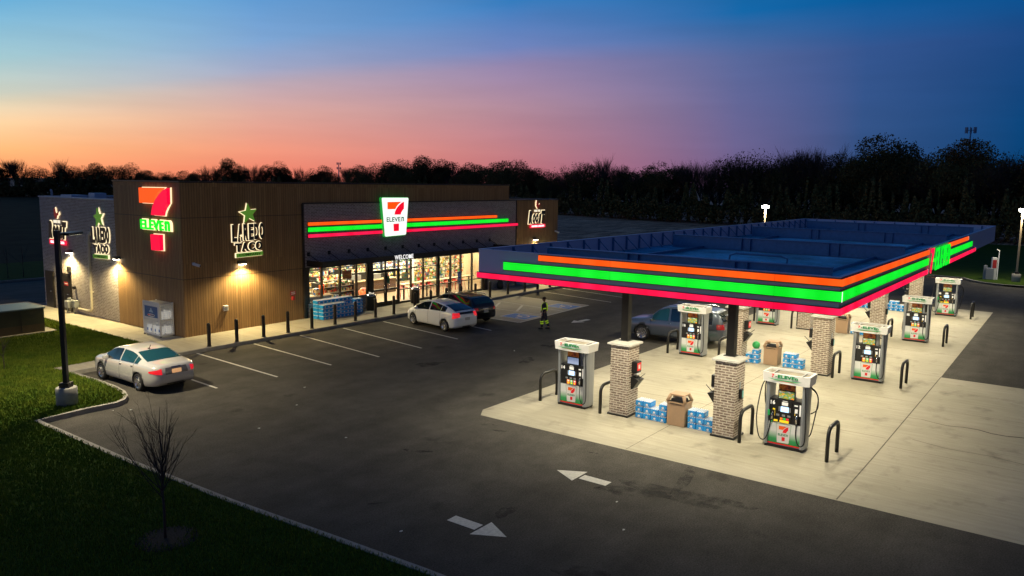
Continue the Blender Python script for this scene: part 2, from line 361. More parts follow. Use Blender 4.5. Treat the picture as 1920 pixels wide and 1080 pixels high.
# ================================================================== GROUND
Z = .15
b = MB(); b.sheet([(-2500, -2500), (3500, -2500), (3500, 3500), (-2500, 3500)], -.04, M_field); struct(b, 'field')
b = MB(); b.sheet([(10.2, -60), (110, -60), (110, -9), (77.5, -6), (77.5, 31), (66, 33), (56, 34), (20, 34), (20, 33), (10.2, 33)], 0, M_asph); struct(b, 'asphalt_lot')
b = MB(); b.sheet([(-60, 52.4), (70, 52.4), (70, 64), (-60, 64)], -.004, M_asph); struct(b, 'back_road')
b = MB(); b.sheet([(20.05, -60), (36.5, -60), (36.4, 4.62), (58.3, 4.78), (58.4, 16.45), (20.6, 16.45), (20.05, 16.1)], .004, M_pad); struct(b, 'concrete_pad')
b = MB(); b.sheet([(35.3, 32), (43.6, 32), (43.35, 25.85), (35.2, 25.5)], .004, M_walk); struct(b, 'accessible_bay_concrete')
# joints and cracks in the concrete
M_joint = mat('joint_filler', (.11, .095, .07), .9, noise=.5, nscale=3)
def strip(b, pts, w, z, mt):
    for (x0, y0), (x1, y1) in zip(pts[:-1], pts[1:]):
        d = Vector((x1 - x0, y1 - y0)); n = Vector((-d.y, d.x)).normalized() * w / 2
        b.add([(x0 - n.x, y0 - n.y, z), (x1 - n.x, y1 - n.y, z), (x1 + n.x, y1 + n.y, z), (x0 + n.x, y0 + n.y, z)], [(0, 1, 2, 3)], mt)
b = MB()
strip(b, [(20.1, 4.62), (24, 4.6), (30, 4.61), (36.4, 4.62)], .035, .0075, M_joint)
for x in (26.2, 31.4, 36.5, 41.7, 46.9, 52.1): strip(b, [(x, 4.7), (x, 16.4)], .02, .007, M_joint)
for y in (10.6,): strip(b, [(20.1, y), (58.3, y)], .02, .0073, M_joint)
for x in (25.4, 30.9): strip(b, [(x, -40), (x, 4.5)], .015, .007, M_joint)
strip(b, [(20.1, .2), (36.4, .2)], .015, .0071, M_joint)
pts = [(29.1, 4.6)] + [(29.1 + .12 * math.sin(i * 1.7) - i * .02, 4.6 - i * .42) for i in range(1, 14)]
for i in range(len(pts) - 1): strip(b, pts[i:i + 2], .02 + .012 * i, .008, M_joint)
strip(b, [(26.6, 4.0), (26.3, 3), (26.35, 1.9), (26.1, .8), (26.0, -1)], .03, .008, M_joint)
struct(b, 'concrete_joint')
# tar / wet stains on the asphalt
def stain_mat():
    n = NB('oil_stain'); a = n.noise(n.pos, 2.3, 6, .6); tr = n.node('ShaderNodeBsdfTransparent'); mx = n.node('ShaderNodeMixShader'); n.L(n.mr(a, .40, .66, 0, .75), mx.inputs[0]); n.L(tr.outputs[0], mx.inputs[1]); n.L(n.b.outputs[0], mx.inputs[2])
    n.b.inputs['Base Color'].default_value = (.018, .016, .014, 1); n.b.inputs['Roughness'].default_value = .85; n.L(mx.outputs[0], n.n.nodes['Material Output'].inputs[0]); return n.m
M_stain = stain_mat()
def blob(cx, cy, rx, ry, rot, seed, b, z=.005):
    rn = random.Random(seed); k = 22; ph = [rn.random() * 6.28 for _ in range(3)]; pts = []
    for i in range(k):
        a = 6.283 * i / k; q = 1 + .22 * math.sin(2 * a + ph[0]) + .16 * math.sin(3 * a + ph[1]) + .12 * math.sin(5 * a + ph[2])
        x, y = rx * q * math.cos(a), ry * q * math.sin(a); pts.append((cx + x * math.cos(rot) - y * math.sin(rot), cy + x * math.sin(rot) + y * math.cos(rot)))
    b.sheet(pts, z, M_stain)
b = MB()
for i, a in enumerate([(17.9, 7.7, .5, 1.4, .2), (18.9, 8.2, .9, .2, .15), (17.3, 8.9, .3, .9, .5), (14.3, 10.7, .3, .22, 0), (19.4, 15.2, .09, .3, .4), (19.1, 14.6, .07, .22, .3), (16.1, 15.3, .12, .35, .5), (12.9, 7.6, .25, .7, .2), (27.8, 19.7, .5, .3, .3), (31, 20.5, .3, .6, 0), (24.5, 22.5, .7, .35, 0), (19.2, 11.2, .05, .16, 0), (12.8, 13.4, .06, .3, .8)]):
    blob(*a, i, b, .0045 + i * .0001)
struct(b, 'oil_stain')
# litter flecks
M_lit = mat('litter', (.6, .6, .55), .8)
for i, (x, y) in enumerate([(12.0, 11.9), (16.9, 21.8), (18.6, 23.5), (15.6, 17.8), (16.5, 8.9), (14.5, 20.6), (13.0, 25.6), (12.6, 26.0), (15.2, 8.0), (29.0, 21.3)]):
    b = MB(); r = random.Random(i); pts = [(x + .045 * r.uniform(.5, 1.3) * math.cos(a), y + .035 * r.uniform(.5, 1.3) * math.sin(a)) for a in (0, 1.1, 2.3, 3.2, 4.4, 5.3)]
    b.prism(pts, .008, .012 + .01 * r.random(), M_lit); tag(b.build('litter_scrap'), 'white litter scrap on the asphalt ' + ['by the lawn kerb below the painted arrows', 'in the open middle of the lot', 'below the parking lines', 'midway between kerb and pumps', 'before the lower painted arrow', 'left of the open lot centre', 'by the bend of the kerb under the lamp', 'in the corner of the kerb', 'at the bottom edge of the lot', 'between the pumps and the parked cars'][i], 'litter', 'litter scraps on the asphalt')
# painted markings
def line(a, c, w=.1, z=.009, name='parking_line'):
    b = MB(); strip(b, [a, c], w, z, M_paintline); struct(b, name)
for a, c in [((16.8, 31.9), (16.45, 25.9)), ((19.32, 31.9), (18.94, 25.6)), ((22.2, 31.75), (21.65, 25.56)), ((24.94, 31.77), (24.06, 25.17)), ((27.67, 31.65), (26.64, 25.0)), ((30.46, 31.5), (29.4, 25.13)), ((33.3, 31.5), (32.32, 25.29)),
             ((46.63, 31.76), (45.45, 25.44)), ((49.08, 31.65), (47.9, 25.4)), ((51.8, 31.6), (50.6, 25.3)), ((54.5, 31.6), (53.3, 25.3)), ((57.2, 31.6), (56, 25.3))]: line(a, c)
for i in range(7): line((15 - i * 2.9, 53.2), (15 - i * 2.9, 58.4), .12, .001)
for a, c in [((38.35, 31.9), (38.1, 25.65)), ((40.9, 31.9), (40.2, 25.75)), ((35.3, 25.56), (43.3, 25.9)), ((35.3, 31.9), (35.2, 25.6)), ((43.55, 31.9), (43.3, 25.9))]: line(a, c, .09, .0095, 'accessible_bay_line')
for y in (26.2, 28, 29.8): line((38.3, y), (40.4, y + 1.1), .16, .0098, 'accessible_bay_line')
def arrow(tip, d, name='painted_arrow', L=1.62, w=.8):
    d = Vector(d).normalized(); n = Vector((-d.y, d.x)); t = Vector(tip); b = MB(); P = lambda a, c: tuple(t - d * a + n * c)
    b.sheet([P(0, 0), P(.74, w / 2), P(.74, -w / 2)], .009, M_paintline); b.sheet([P(.8, .16), P(.8, -.16), P(L, -.16), P(L, .16)], .009, M_paintline); struct(b, name)
arrow((17.38, 11.26), (0, 1)); arrow((13.24, 9.86), (0, -1)); arrow((37.1, 23.3), (-1, .12))
def isa(cx, cy, rot):
    b = MB(); M = Matrix.Translation((cx, cy, 0)) @ Matrix.Rotation(rot, 4, 'Z')
    def sh(pts, z, mt): b.add([(x, y, z) for x, y in pts], [tuple(range(len(pts)))], mt, M)
    sh([(-.95, -.8), (.95, -.8), (.95, .8), (-.95, .8)], .0102, M_paintline); sh([(-.86, -.7), (.86, -.7), (.86, .7), (-.86, .7)], .0112, M_adablue)
    for k in range(18):
        a0, a1 = R(100 + k * 13.5), R(100 + (k + 1) * 13.5)
        sh([(-.12 + .3 * math.cos(a0), -.12 + .3 * math.sin(a0)), (-.12 + .3 * math.cos(a1), -.12 + .3 * math.sin(a1)), (-.12 + .4 * math.cos(a1), -.12 + .4 * math.sin(a1)), (-.12 + .4 * math.cos(a0), -.12 + .4 * math.sin(a0))], .0122, M_paintline)
    sh([(-.16, -.05), (-.05, -.05), (-.05, .36), (-.16, .36)], .0124, M_paintline); sh([(-.1, .08), (.2, .08), (.2, .17), (-.1, .17)], .0126, M_paintline)
    sh([(-.1, -.08), (.24, -.08), (.24, .02), (-.1, .02)], .0128, M_paintline); sh([(.18, -.08), (.27, -.04), (.42, -.42), (.33, -.46)], .013, M_paintline)
    sh([(-.11 + .1 * math.cos(k), .5 + .1 * math.sin(k)) for k in [i * .628 for i in range(10)]], .0132, M_paintline)
    struct(b, 'painted_wheelchair_symbol')
isa(36.95, 26.75, R(90)); isa(41.85, 26.9, R(90))
# walks, kerbs, lawns
b = MB()
b.prism([(13.95, 32.05), (19.3, 32.0), (60, 32.0), (60, 34.85), (53.2, 34.85), (20.5, 34.85), (18.6, 34.85), (15.4, 33.25), (13.8, 33.15)], -.02, Z, M_walk)
b.prism([(18.6, 34.85), (20.5, 34.85), (20.5, 52.2), (18.6, 52.2)], -.02, Z + .0005, M_walk); struct(b, 'sidewalk')
b = MB()
for x in [22.6 + 1.6 * i for i in range(24)]: strip(b, [(x, 32.05), (x, 34.84)], .015, Z + .004, M_joint)
for y in [36.3 + 1.6 * i for i in range(10)]: strip(b, [(18.62, y), (20.5, y)], .015, Z + .004, M_joint)
struct(b, 'sidewalk_joint')
kerbL = [(11.6, -8), (11.35, 0), (11.0, 6), (10.88, 10.1), (10.72, 12.9), (10.52, 16), (10.38, 20.9), (10.42, 26.25), (12.0, 26.36), (12.9, 26.3), (13.3, 26.5), (13.62, 26.95), (13.85, 27.6), (13.98, 28.5), (14.03, 29.6), (13.98, 32.05)]
def kerb(b, pts, w=.16, h=Z + .012, side=1):
    P = [Vector(p) for p in pts]; Lp, Rp = [], []
    for i, p in enumerate(P):
        t = (P[min(i + 1, len(P) - 1)] - P[max(i - 1, 0)]).normalized(); n = Vector((-t.y, t.x)) * side; Lp.append(p + n * w); Rp.append(p)
    for i in range(len(P) - 1):
        q = [tuple(Rp[i]), tuple(Rp[i + 1]), tuple(Lp[i + 1]), tuple(Lp[i])]; b.prism(q, -.02, h, M_kerb)
b = MB(); kerb(b, kerbL); struct(b, 'kerb')
b = MB(); kerb(b, [(13.98, 32.0), (19.3, 31.95), (60, 31.95)], .12, Z + .004); struct(b, 'sidewalk_kerb')
lawnL = [(-60, -30), (11.5, -30)] + [(x - .1, y) for x, y in kerbL[:7]] + [(10.3, 26.35), (12.0, 26.45), (12.9, 26.4), (13.25, 26.6), (13.55, 27.0), (13.76, 27.6), (13.88, 28.5), (13.93, 29.6), (13.88, 32.1), (13.7, 33.1), (15.4, 33.2), (18.58, 34.85), (18.62, 52.2), (-60, 52.2)]
b = MB(); b.prism(lawnL, -.02, Z - .01, M_grassg); struct(b, 'lawn')
b = MB(); b.sheet([(-60, 64.2), (75, 64.2), (75, 78), (-60, 78)], .02, M_grassg); struct(b, 'back_verge')
b = MB(); b.sheet([(-900, 78), (58, 78), (150, 250), (165, 420), (0, 900), (-900, 900)], -.015, mat('dark_meadow', (.035, .035, .018), 1, noise=.5, nscale=.25, spec=.05)); struct(b, 'meadow')
b = MB(); kerb(b, [(-60, 64.0), (70, 64.0)], .15, .14); struct(b, 'back_kerb')
isl = [(77.2, 31), (77.3, 12.9), (78.6, 11.2), (78.2, 8.9), (76.5, 8.0), (75.5, 7.0), (74.9, 5.6), (74.9, 3.8), (75.5, 1.5), (77.5, -4)]
b = MB(); b.prism(isl + [(130, -8), (130, 40), (90, 34)], -.03, .13, M_grassg); struct(b, 'far_lawn')
b = MB(); kerb(b, isl[::-1], .2, .16, side=-1); struct(b, 'island_kerb')
# grass blades, one mass
def in_poly(px, py, poly):
    ins = np.zeros(len(px), bool); n = len(poly)
    for i in range(n):
        x0, y0 = poly[i]; x1, y1 = poly[(i + 1) % n]
        c = ((y0 > py) != (y1 > py)) & (px < (x1 - x0) * (py - y0) / ((y1 - y0) if y1 != y0 else 1e-9) + x0); ins ^= c
    return ins
def grass(name, poly, bounds, n, h, wmul=1, cond=None, label=''):
    rs = np.random.RandomState(3); x = rs.uniform(bounds[0], bounds[1], n); y = rs.uniform(bounds[2], bounds[3], n); k = in_poly(x, y, poly)
    if cond is not None: k &= cond(x, y)
    x, y = x[k], y[k]; n = len(x); a = rs.uniform(0, 6.28, n); hh = h * rs.uniform(.5, 1.5, n); w = (.004 + .00055 * np.hypot(x, y)) * wmul; lean = rs.uniform(-.6, .6, (n, 2)) * hh[:, None]
    V = np.zeros((n, 3, 3)); V[:, 0] = np.stack([x - w * np.cos(a), y - w * np.sin(a), np.full(n, Z - .02)], 1); V[:, 1] = np.stack([x + w * np.cos(a), y + w * np.sin(a), np.full(n, Z - .02)], 1)
    V[:, 2] = np.stack([x + lean[:, 0], y + lean[:, 1], Z + hh], 1)
    me = bpy.data.meshes.new(name); me.vertices.add(3 * n); me.vertices.foreach_set('co', V.ravel()); me.loops.add(3 * n); me.loops.foreach_set('vertex_index', np.arange(3 * n, dtype=np.int32))
    me.polygons.add(n); me.polygons.foreach_set('loop_start', np.arange(0, 3 * n, 3, dtype=np.int32)); me.polygons.foreach_set('loop_total', np.full(n, 3, dtype=np.int32)); me.update(); me.validate()
    me.materials.append(M_blade); o = bpy.data.objects.new(name, me); COL.objects.link(o); tag(o, label, 'grass', kind='stuff')
grass('grass', lawnL, (1.5, 18.6, 6, 50), 520000, .062, cond=lambda x, y: (y < x * 3.0) & (np.hypot(x - 8.45, y - 15.35) > .48 + .25 * np.sin(x * 37) * np.cos(y * 31)) & ~((x > 12.4) & (x < 17.2) & (y > 41.1) & (y < 44)), label='short green lawn grass beside the parking lot')
# mulch ring
b = MB(); M_mulch = mat('mulch', (.005, .0045, .005), 1, noise=.5, nscale=20, bump=1, bscale=25)
b.lathe([(.7, Z - .03), (.62, Z - .004), (.5, Z + .005), (.2, Z + .012), (.01, Z + .015)], M_mulch, 24, (8.45, 15.35)); struct(b, 'mulch_bed')
# ================================================================== STORE
X0, Y0, YW, Y1 = 20.55, 34.85, 41.1, 49.9
store = empty('convenience_store', (X0, Y0, Z), 0, 'long convenience store with wood-clad tower, brick front and lit shop windows', 'store')
so = (-X0, -Y0, -Z)
def sp(mb, name, parent=store, label=None):
    o = mb.build(name, parent, so if parent is store else None)
    if label: o['label'] = label
    return o
b = MB()   # wood tower: full band above the glazing plus blank bays
b.box(X0, 27.7, Y0, Y0 + .3, Z, 7.58, M_wood); b.box(27.7, 46.5, Y0, Y0 + .3, 6.55, 7.58, M_wood); b.box(X0, X0 + .3, Y0 + .3, YW, Z, 7.58, M_wood)
b.box(X0 + .3, 46.5, YW - .3, YW, 6.3, 7.58, M_wood); b.box(46.2, 46.5, Y0 + .3, YW - .3, 6.3, 7.58, M_wood)
sp(b, 'wood_wall', label='vertical brown wood cladding of the tall corner tower')
b = MB()
for z in (2.95, 5.9):
    b.box(X0 - .006, 27.7, Y0 - .006, Y0, z, z + .025, M_coping)
    b.box(X0 - .006, X0, Y0, YW, z, z + .025, M_coping)
sp(b, 'cladding_joint')
b = MB(); b.box(X0 - .05, 46.55, Y0 - .05, Y0 + .35, 7.58, 7.66, M_coping); b.box(X0 - .05, X0 + .35, Y0 + .35, YW, 7.58, 7.66, M_coping); sp(b, 'tower_coping')
b = MB(); b.box(47.3, 53.15, Y0 + .05, Y0 + .3, Z, 6.5, M_wood); b.box(52.9, 53.15, Y0 + .3, Y1, Z, 6.5, M_wood); sp(b, 'wood_wall', label='lower brown wood wall at the far right end')
b = MB(); b.box(47.3, 53.2, Y0, Y0 + .35, 6.5, 6.56, M_coping); b.box(52.85, 53.2, Y0 + .35, Y1, 6.5, 6.56, M_coping); b.box(X0 - .02, X0 + .33, YW, Y1, 6.6, 6.66, M_roof); b.box(X0, 53.15, Y1 - .3, Y1 + .05, 6.6, 6.66, M_roof); sp(b, 'low_coping')
b = MB()   # brick upper front, above the shop windows
b.box(27.7, 47.3, Y0 - .06, Y0 + .3, 3.0, 6.49, M_brickS); b.box(43.6, 47.3, Y0 - .06, Y0 + .3, Z, 3.0, M_brickS)
b.box(27.95, 28.9, Y0 - .02, Y0 + .25, Z, .95, M_brickS); b.box(28.9, 32.25, Y0 - .02, Y0 + .25, Z, .95, M_brickS)
sp(b, 'brick_front')
b = MB(); b.box(27.62, 47.36, Y0 - .13, Y0 - .061, 6.49, 6.56, M_coping); b.box(27.62, 27.7, Y0 - .12, Y0 - .003, .2, 6.49, M_coping); b.box(47.3, 47.36, Y0 - .12, Y0 - .003, .2, 6.49, M_coping); sp(b, 'brick_trim')
b = MB(); b.box(X0 + .04, X0 + .3, YW, Y1, Z, 6.6, M_brickS); b.box(X0 + .3, 53, Y1 - .3, Y1, Z, 6.6, M_brickS); sp(b, 'brick_side_wall')
b = MB(); b.box(X0 + .3, 52.9, Y0 + .35, Y1 - .3, 5.9, 6.0, M_roof); sp(b, 'roof')
b = MB(); b.bbox(X0 + .7, X0 + 1.6, Y1 - 2.6, Y1 - 1.2, 6.0, 6.75, M_roof, .05); b.bbox(X0 + 2.2, X0 + 2.9, Y1 - 2.2, Y1 - 1.4, 6.0, 6.85, M_roof, .05); b.tube([(X0 + .5, Y1 - .6, 6.0), (X0 + .5, Y1 - .6, 6.9), (X0 + .4, Y1 - .75, 7.0)], .06, M_roof); sp(b, 'roof_vent')
# room behind the windows
M_in = mat('interior_wall', (.55, .44, .3), .7); M_floor_in = mat('interior_tile', (.34, .27, .2), .3, noise=.15, nscale=3)
b = MB(); b.box(27.4, 46.2, Y0 + .3, 43.2, Z, Z + .02, M_floor_in); sp(b, 'shop_floor')
b = MB(); b.box(27.4, 46.2, 43.2, 43.3, Z, 3.5, M_in); b.box(27.3, 27.4, Y0 + .3, 43.3, Z, 3.5, M_in); b.box(46.2, 46.3, Y0 + .3, 43.3, Z, 3.5, M_in); b.box(27.4, 46.2, Y0 + .3, 43.2, 3.5, 3.6, M_in); sp(b, 'shop_interior_wall')
M_cl = em('ceiling_panel', (1, .9, .7), 3)
for i in range(7):
    for j in range(3):
        b = MB(); x = 29 + i * 2.6; y = 36.6 + j * 2.4; b.box(x - .6, x + .6, y - .3, y + .3, 3.44, 3.49, M_cl); sp(b, 'ceiling_light')
        lamp('ceiling_lamp', 'AREA', (x - X0, y - Y0, 3.4 - Z), 150, (1, .79, .5), store, 1.2, sy=.6)
# glazing
MX = [28.0, 28.95, 30.28, 31.55, 32.4]
b = MB(); fy0, fy1 = Y0 - .03, Y0 + .1
for x in MX: b.box(x - .05, x + .05, fy0, fy1, .95, 3.0, M_dark)
b.box(27.75, 32.7, fy0 + .01, fy1 - .01, .95, 1.02, M_dark); b.box(27.75, 32.7, fy0 + .01, fy1 - .01, 2.9, 3.0, M_dark)
b.box(32.45, 32.8, fy0 - .06, fy1 + .1, Z, 3.0, M_dark); b.box(27.72, 27.9, fy0 - .02, fy1, Z, 3.0, M_dark); sp(b, 'window_frame')
MX2 = [35.07, 36.17, 37.31, 38.75, 40.01, 41.07, 42.29, 43.5]
b = MB()
for x in MX2:
    w = .12 if x in (38.75,) else .045; b.box(x - w, x + w, fy0, fy1, Z, 3.0, M_dark)
for z0, z1 in ((Z, Z + .12), (1.0, 1.06), (2.9, 3.0)): b.box(35.0, 43.6, fy0 + .01, fy1 - .01, z0, z1, M_dark)
b.box(35.0, 38.7, fy0 + .01, fy1 - .01, 2.3, 2.35, M_dark)
b.box(43.5, 43.9, fy0 - .1, fy1, Z, 3.0, M_dark); sp(b, 'window_frame')
gl = lambda x0, x1, z0, z1: (lambda q: (q.box(x0, x1, Y0 + .03, Y0 + .038, z0, z1, M_glass), sp(q, 'window_pane')))(MB())
for a, c in zip(MX[:-1], MX[1:]): gl(a + .05, c - .05, 1.02, 2.9)
for a, c in zip(MX2[:-1], MX2[1:]): gl(a + .045, c - .045, 1.06, 2.9); gl(a + .045, c - .045, .27, 1.0)
b = MB()   # transom above the double door
b.box(32.8, 35.02, fy0, fy1, 2.32, 2.4, M_dark); b.box(33.9, 33.96, fy0, fy1, 2.4, 2.9, M_dark); b.box(32.8, 35.02, fy0, fy1, 2.9, 3.0, M_dark); sp(b, 'transom_frame')
gl(32.85, 33.9, 2.4, 2.9); gl(33.96, 35.0, 2.4, 2.9)
for k, (a, c) in enumerate(((32.82, 33.9), (33.94, 35.02))):
    b = MB(); b.box(a, a + .07, fy0, fy1 - .02, Z, 2.32, M_dark); b.box(c - .07, c, fy0, fy1 - .02, Z, 2.32, M_dark); b.box(a + .07, c - .07, fy0, fy1 - .02, Z, .42, M_dark); b.box(a + .07, c - .07, fy0, fy1 - .02, 2.24, 2.32, M_dark); b.box(a + .07, c - .07, fy0, fy1 - .02, 1.1, 1.22, M_dark)
    d = sp(b, 'door')
    b = MB(); hx = c - .14 if k == 0 else a + .14; b.tube([(hx, fy0, 1.0), (hx, fy0 - .07, 1.03), (hx, fy0 - .07, 1.42), (hx, fy0, 1.45)], .018, M_chrome, 8); b.build('handle', d)
    b = MB(); b.box(a + .07, c - .07, Y0 + .03, Y0 + .038, .42, 1.1, M_glass); b.box(a + .07, c - .07, Y0 + .03, Y0 + .038, 1.22, 2.24, M_glass); b.build('pane', d)
# flat black awning on tie rods
b = MB(); b.box(27.9, 44.6, Y0 - 1.35, Y0 - .062, 3.12, 3.16, M_black); b.box(27.9, 44.6, Y0 - 1.4, Y0 - 1.35, 3.08, 3.4, M_black); b.box(27.85, 27.9, Y0 - 1.4, Y0 - .062, 3.08, 3.4, M_black); b.box(44.6, 44.65, Y0 - 1.4, Y0 - .062, 3.08, 3.4, M_black)
for i in range(24): b.box(28.2 + i * .7, 28.24 + i * .7, Y0 - 1.35, Y0 - .07, 3.16, 3.22, M_black)
aw = sp(b, 'awning')
for i in range(12):
    b = MB(); x = 27.98 + i * 1.47; b.box(x - .09, x + .09, Y0 - .1, Y0 - .06, 3.62, 3.84, M_black); b.tube([(x, Y0 - .1, 3.73), (x, Y0 - 1.3, 3.2)], .022, M_black, 6); b.build('tie_rod', aw)
b = MB(); Mx = frame((34.1, Y0 - 1.42, 3.27), (1, 0, 0), (0, 0, 1)); b.text('WELCOME', .27, em('welcome_white', (1, .98, .95), .95), Mx, .01, .012, 1.6); b.build('lettering', aw)
# light strips on brick
for nm, z0, z1, x1, mt in (('orange', 5.3, 5.48, 44.89, M_or), ('green', 4.96, 5.2, 46.24, M_gr), ('red', 4.64, 4.82, 47.44, M_rd)):
    b = MB(); b.box(27.96, x1, Y0 - .16, Y0 - .1, z0, z1, mt); b.box(27.93, x1 + .02, Y0 - .1, Y0 - .061, z0 - .03, z1 + .03, M_black); sp(b, 'light_strip', label='glowing %s stripe across the brick front' % nm)
# wall lamps
def wall_light(x, y, z, nx, ny):
    right = (-ny, nx, 0) if ny else (0, 1, 0); right = (1, 0, 0) if ny else (0, -1, 0)
    Mx = frame((x, y, z), right, (0, 0, 1)); b = MB()
    b.add([(-.22, -.05, 0), (.22, -.05, 0), (.22, .1, 0), (-.22, .1, 0), (-.22, -.05, .22), (.22, -.05, .22), (.22, .0, .26), (-.22, .0, .26)], [(0, 3, 2, 1), (4, 5, 6, 7), (0, 1, 5, 4), (3, 7, 6, 2), (0, 4, 7, 3), (1, 2, 6, 5)], M_dark, Mx)
    o = sp(b, 'wall_light'); b = MB(); b.box(-.17, .17, -.075, -.052, .03, .2, M_lamp, Mx); b.build('lens', o)
    lamp('wall_lamp', 'SPOT', (x + nx * .3 - X0, y + ny * .3 - Y0, z - .1 - Z), 1150, (1, .78, .36), store, .08, (R(24) * (ny if ny else 0), R(24) * (-nx if nx else 0), 0), R(158), blend=.5)
wall_light(23.75, Y0, 3.55, 0, -1); wall_light(49.95, Y0 + .05, 3.5, 0, -1); wall_light(X0 + .04, 46.3, 3.6, -1, 0); wall_light(X0, 40.95, 3.6, -1, 0)
# side doors, downpipe, gas meter, boxes
for ya, yb in ((48.65, 49.55), (46.5, 47.45)):
    b = MB(); b.box(X0 - .02, X0 + .039, ya - .07, yb + .07, Z, 2.3, M_dark); d = sp(b, 'side_door'); b = MB(); b.box(X0 - .035, X0 - .021, ya, yb, Z + .02, 2.22, M_black); b.build('door_leaf', d)
    b = MB(); b.tube([(X0 - .04, ya + .12, 1.12), (X0 - .1, ya + .12, 1.12), (X0 - .1, ya + .26, 1.12)], .02, M_chrome, 6); b.build('handle', d)
M_redsign = mat('red_sign', (.45, .03, .03), .5)
b = MB(); b.box(X0 - .042, X0 - .036, 46.75, 47.2, 1.62, 1.82, M_redsign); b.box(X0 - .046, X0 - .0425, 46.79, 47.16, 1.7, 1.75, M_white); sp(b, 'door_sign')
M_pipe = mat('cream_pipe', (.5, .46, .36), .5)
b = MB(); b.tube([(X0 - .06, 43.97, 4.7), (X0 - .07, 43.97, .62), (X0 - .1, 44.05, .5), (X0 - .12, 44.3, .45), (X0 - .14, 45.9, .45)], .065, M_pipe, 10); b.box(X0 - .02, X0 + .04, 43.85, 44.1, 4.6, 4.85, M_pipe)
for z in (1.5, 2.9, 4.2): b.box(X0 - .14, X0 + .04, 43.87, 44.07, z, z + .05, M_pipe)
sp(b, 'gas_pipe')
b = MB(); Mg = mat('meter_grey', (.3, .32, .32), .5); b.bbox(X0 - .45, X0 - .05, 46.0, 46.4, .45, .85, Mg, .04); b.cyl(X0 - .25, 46.2, .85, 1.0, .1, Mg); b.tube([(X0 - .3, 46.35, Z), (X0 - .3, 46.35, .5)], .04, Mg, 8); b.tube([(X0 - .2, 46.05, .9), (X0 - .2, 45.8, .9), (X0 - .2, 45.8, Z)], .035, Mg, 8); b.bbox(X0 - .3, X0 - .02, 45.5, 45.75, .5, .9, Mg, .03); sp(b, 'gas_meter')
b = MB(); b.tube([(X0, 47.9, 2.4), (X0 - .1, 47.9, 2.4)], .05, M_rd, 8); b.bbox(X0 - .1, X0 + .03, 46.4, 46.65, 2.4, 2.75, M_black, .02); b.bbox(X0 - .12, X0 + .03, 45.9, 46.1, 1.5, 1.65, M_black, .02); sp(b, 'alarm_fitting')
def camera_fit(x, y, z):
    b = MB(); b.cyl(x, y - .04, z - .06, z + .06, .07, M_white); Mx = Matrix.Translation((x, y - .1, z - .02)) @ Matrix.Rotation(R(-60), 4, 'Z') @ Matrix.Rotation(R(15), 4, 'Y'); b.bbox(-.04, .3, -.06, .06, -.06, .06, M_white, .02, Mx); b.box(.3, .305, -.045, .045, -.045, .045, M_blackp, Mx); sp(b, 'security_camera')
camera_fit(21.1, Y0, 3.7); camera_fit(52.8, Y0 + .05, 4.0)
b = MB(); b.bbox(22.62, 22.88, Y0 - .1, Y0 + .01, 1.2, 1.48, M_white, .02); b.box(22.68, 22.82, Y0 - .106, Y0 - .101, 1.26, 1.42, M_silver); sp(b, 'utility_box')
b = MB(); b.box(26.75, 27.12, Y0 - .012, Y0 - .001, 1.55, 1.78, M_redsign); b.box(26.8, 27.07, Y0 - .016, Y0 - .0125, 1.69, 1.73, M_white); b.box(26.8, 27.07, Y0 - .016, Y0 - .0125, 1.6, 1.64, M_white); b.bbox(26.83, 27.0, Y0 - .1, Y0 + .01, 1.28, 1.5, M_redsign, .02); sp(b, 'fire_call_point')
# ---- signs
O7 = [(592,99),(691,98),(668,117),(655,134),(647,151),(592,151)]
R7 = [(710,98),(709,150),(697,164),(689,178),(685,192),(640,191),(646,165),(658,142),(675,122),(692,107)]
F7 = [(633,258),(673,257),(672,311),(635,312)]
TRAP = [(560,68),(738,70),(742,76),(724,336),(718,342),(581,347),(575,342),(555,74)]
def seven(parent, Mx, sx, sz, d, mo, mr, mg, trap=None, text_h=None, halo=None, dz=.003, bold=.025, names=('numeral', 'lettering')):
    T = lambda P: [((x - 648.5) * sx, (205 - y) * sz) for x, y in P]
    if halo:
        b = MB(); g = halo
        for P in (O7, R7, F7):
            c = [sum(p[i] for p in P) / len(P) for i in (0, 1)]; Q = [(x + (1 if x > c[0] else -1) * g, y + (1 if y > c[1] else -1) * g) for x, y in P]; b.prism(T(Q), .03, .06, M_halo, Mx)
        b.text('ELEVE', 39 * sz, M_halo, Mx @ Matrix.Translation((-14 * sx, -20.5 * sz, .045)), .03, .05, 102 * sx); b.text('n', 39 * sz, M_halo, Mx @ Matrix.Translation((51 * sx, -20.5 * sz, .045)), .03, .05, 23 * sx)
        b.build('halo_light', parent)
    if trap:
        c = (648, 207); Q = [(c[0] + (x - c[0]) * 1.035, c[1] + (y - c[1]) * 1.025) for x, y in TRAP]
        b = MB(); b.prism(T(Q), dz, d * .9, trap[1], Mx); b.build('border', parent); b = MB(); b.prism(T(TRAP), dz * 2, d, trap[0], Mx); b.build('face', parent)
    z0, z1 = (d + dz, d + 2 * dz) if trap else (.08, d)
    for Pq, mq in ((O7, mo), (R7, mr), (F7, mr)): b = MB(); b.prism(T(Pq), z0, z1, mq, Mx); b.build(names[0], parent)
    b = MB(); b.text('ELEVE', 34 * sz, mg, Mx @ Matrix.Translation((-14 * sx, -20.5 * sz, z1 if trap else z1 * .5 + .04)), (dz if trap else .05), bold, 98 * sx); b.text('n', 34 * sz, mg, Mx @ Matrix.Translation((51 * sx, -20.5 * sz, z1 if trap else z1 * .5 + .04)), (dz if trap else .05), bold, 19 * sx)
    b.build(names[1], parent)
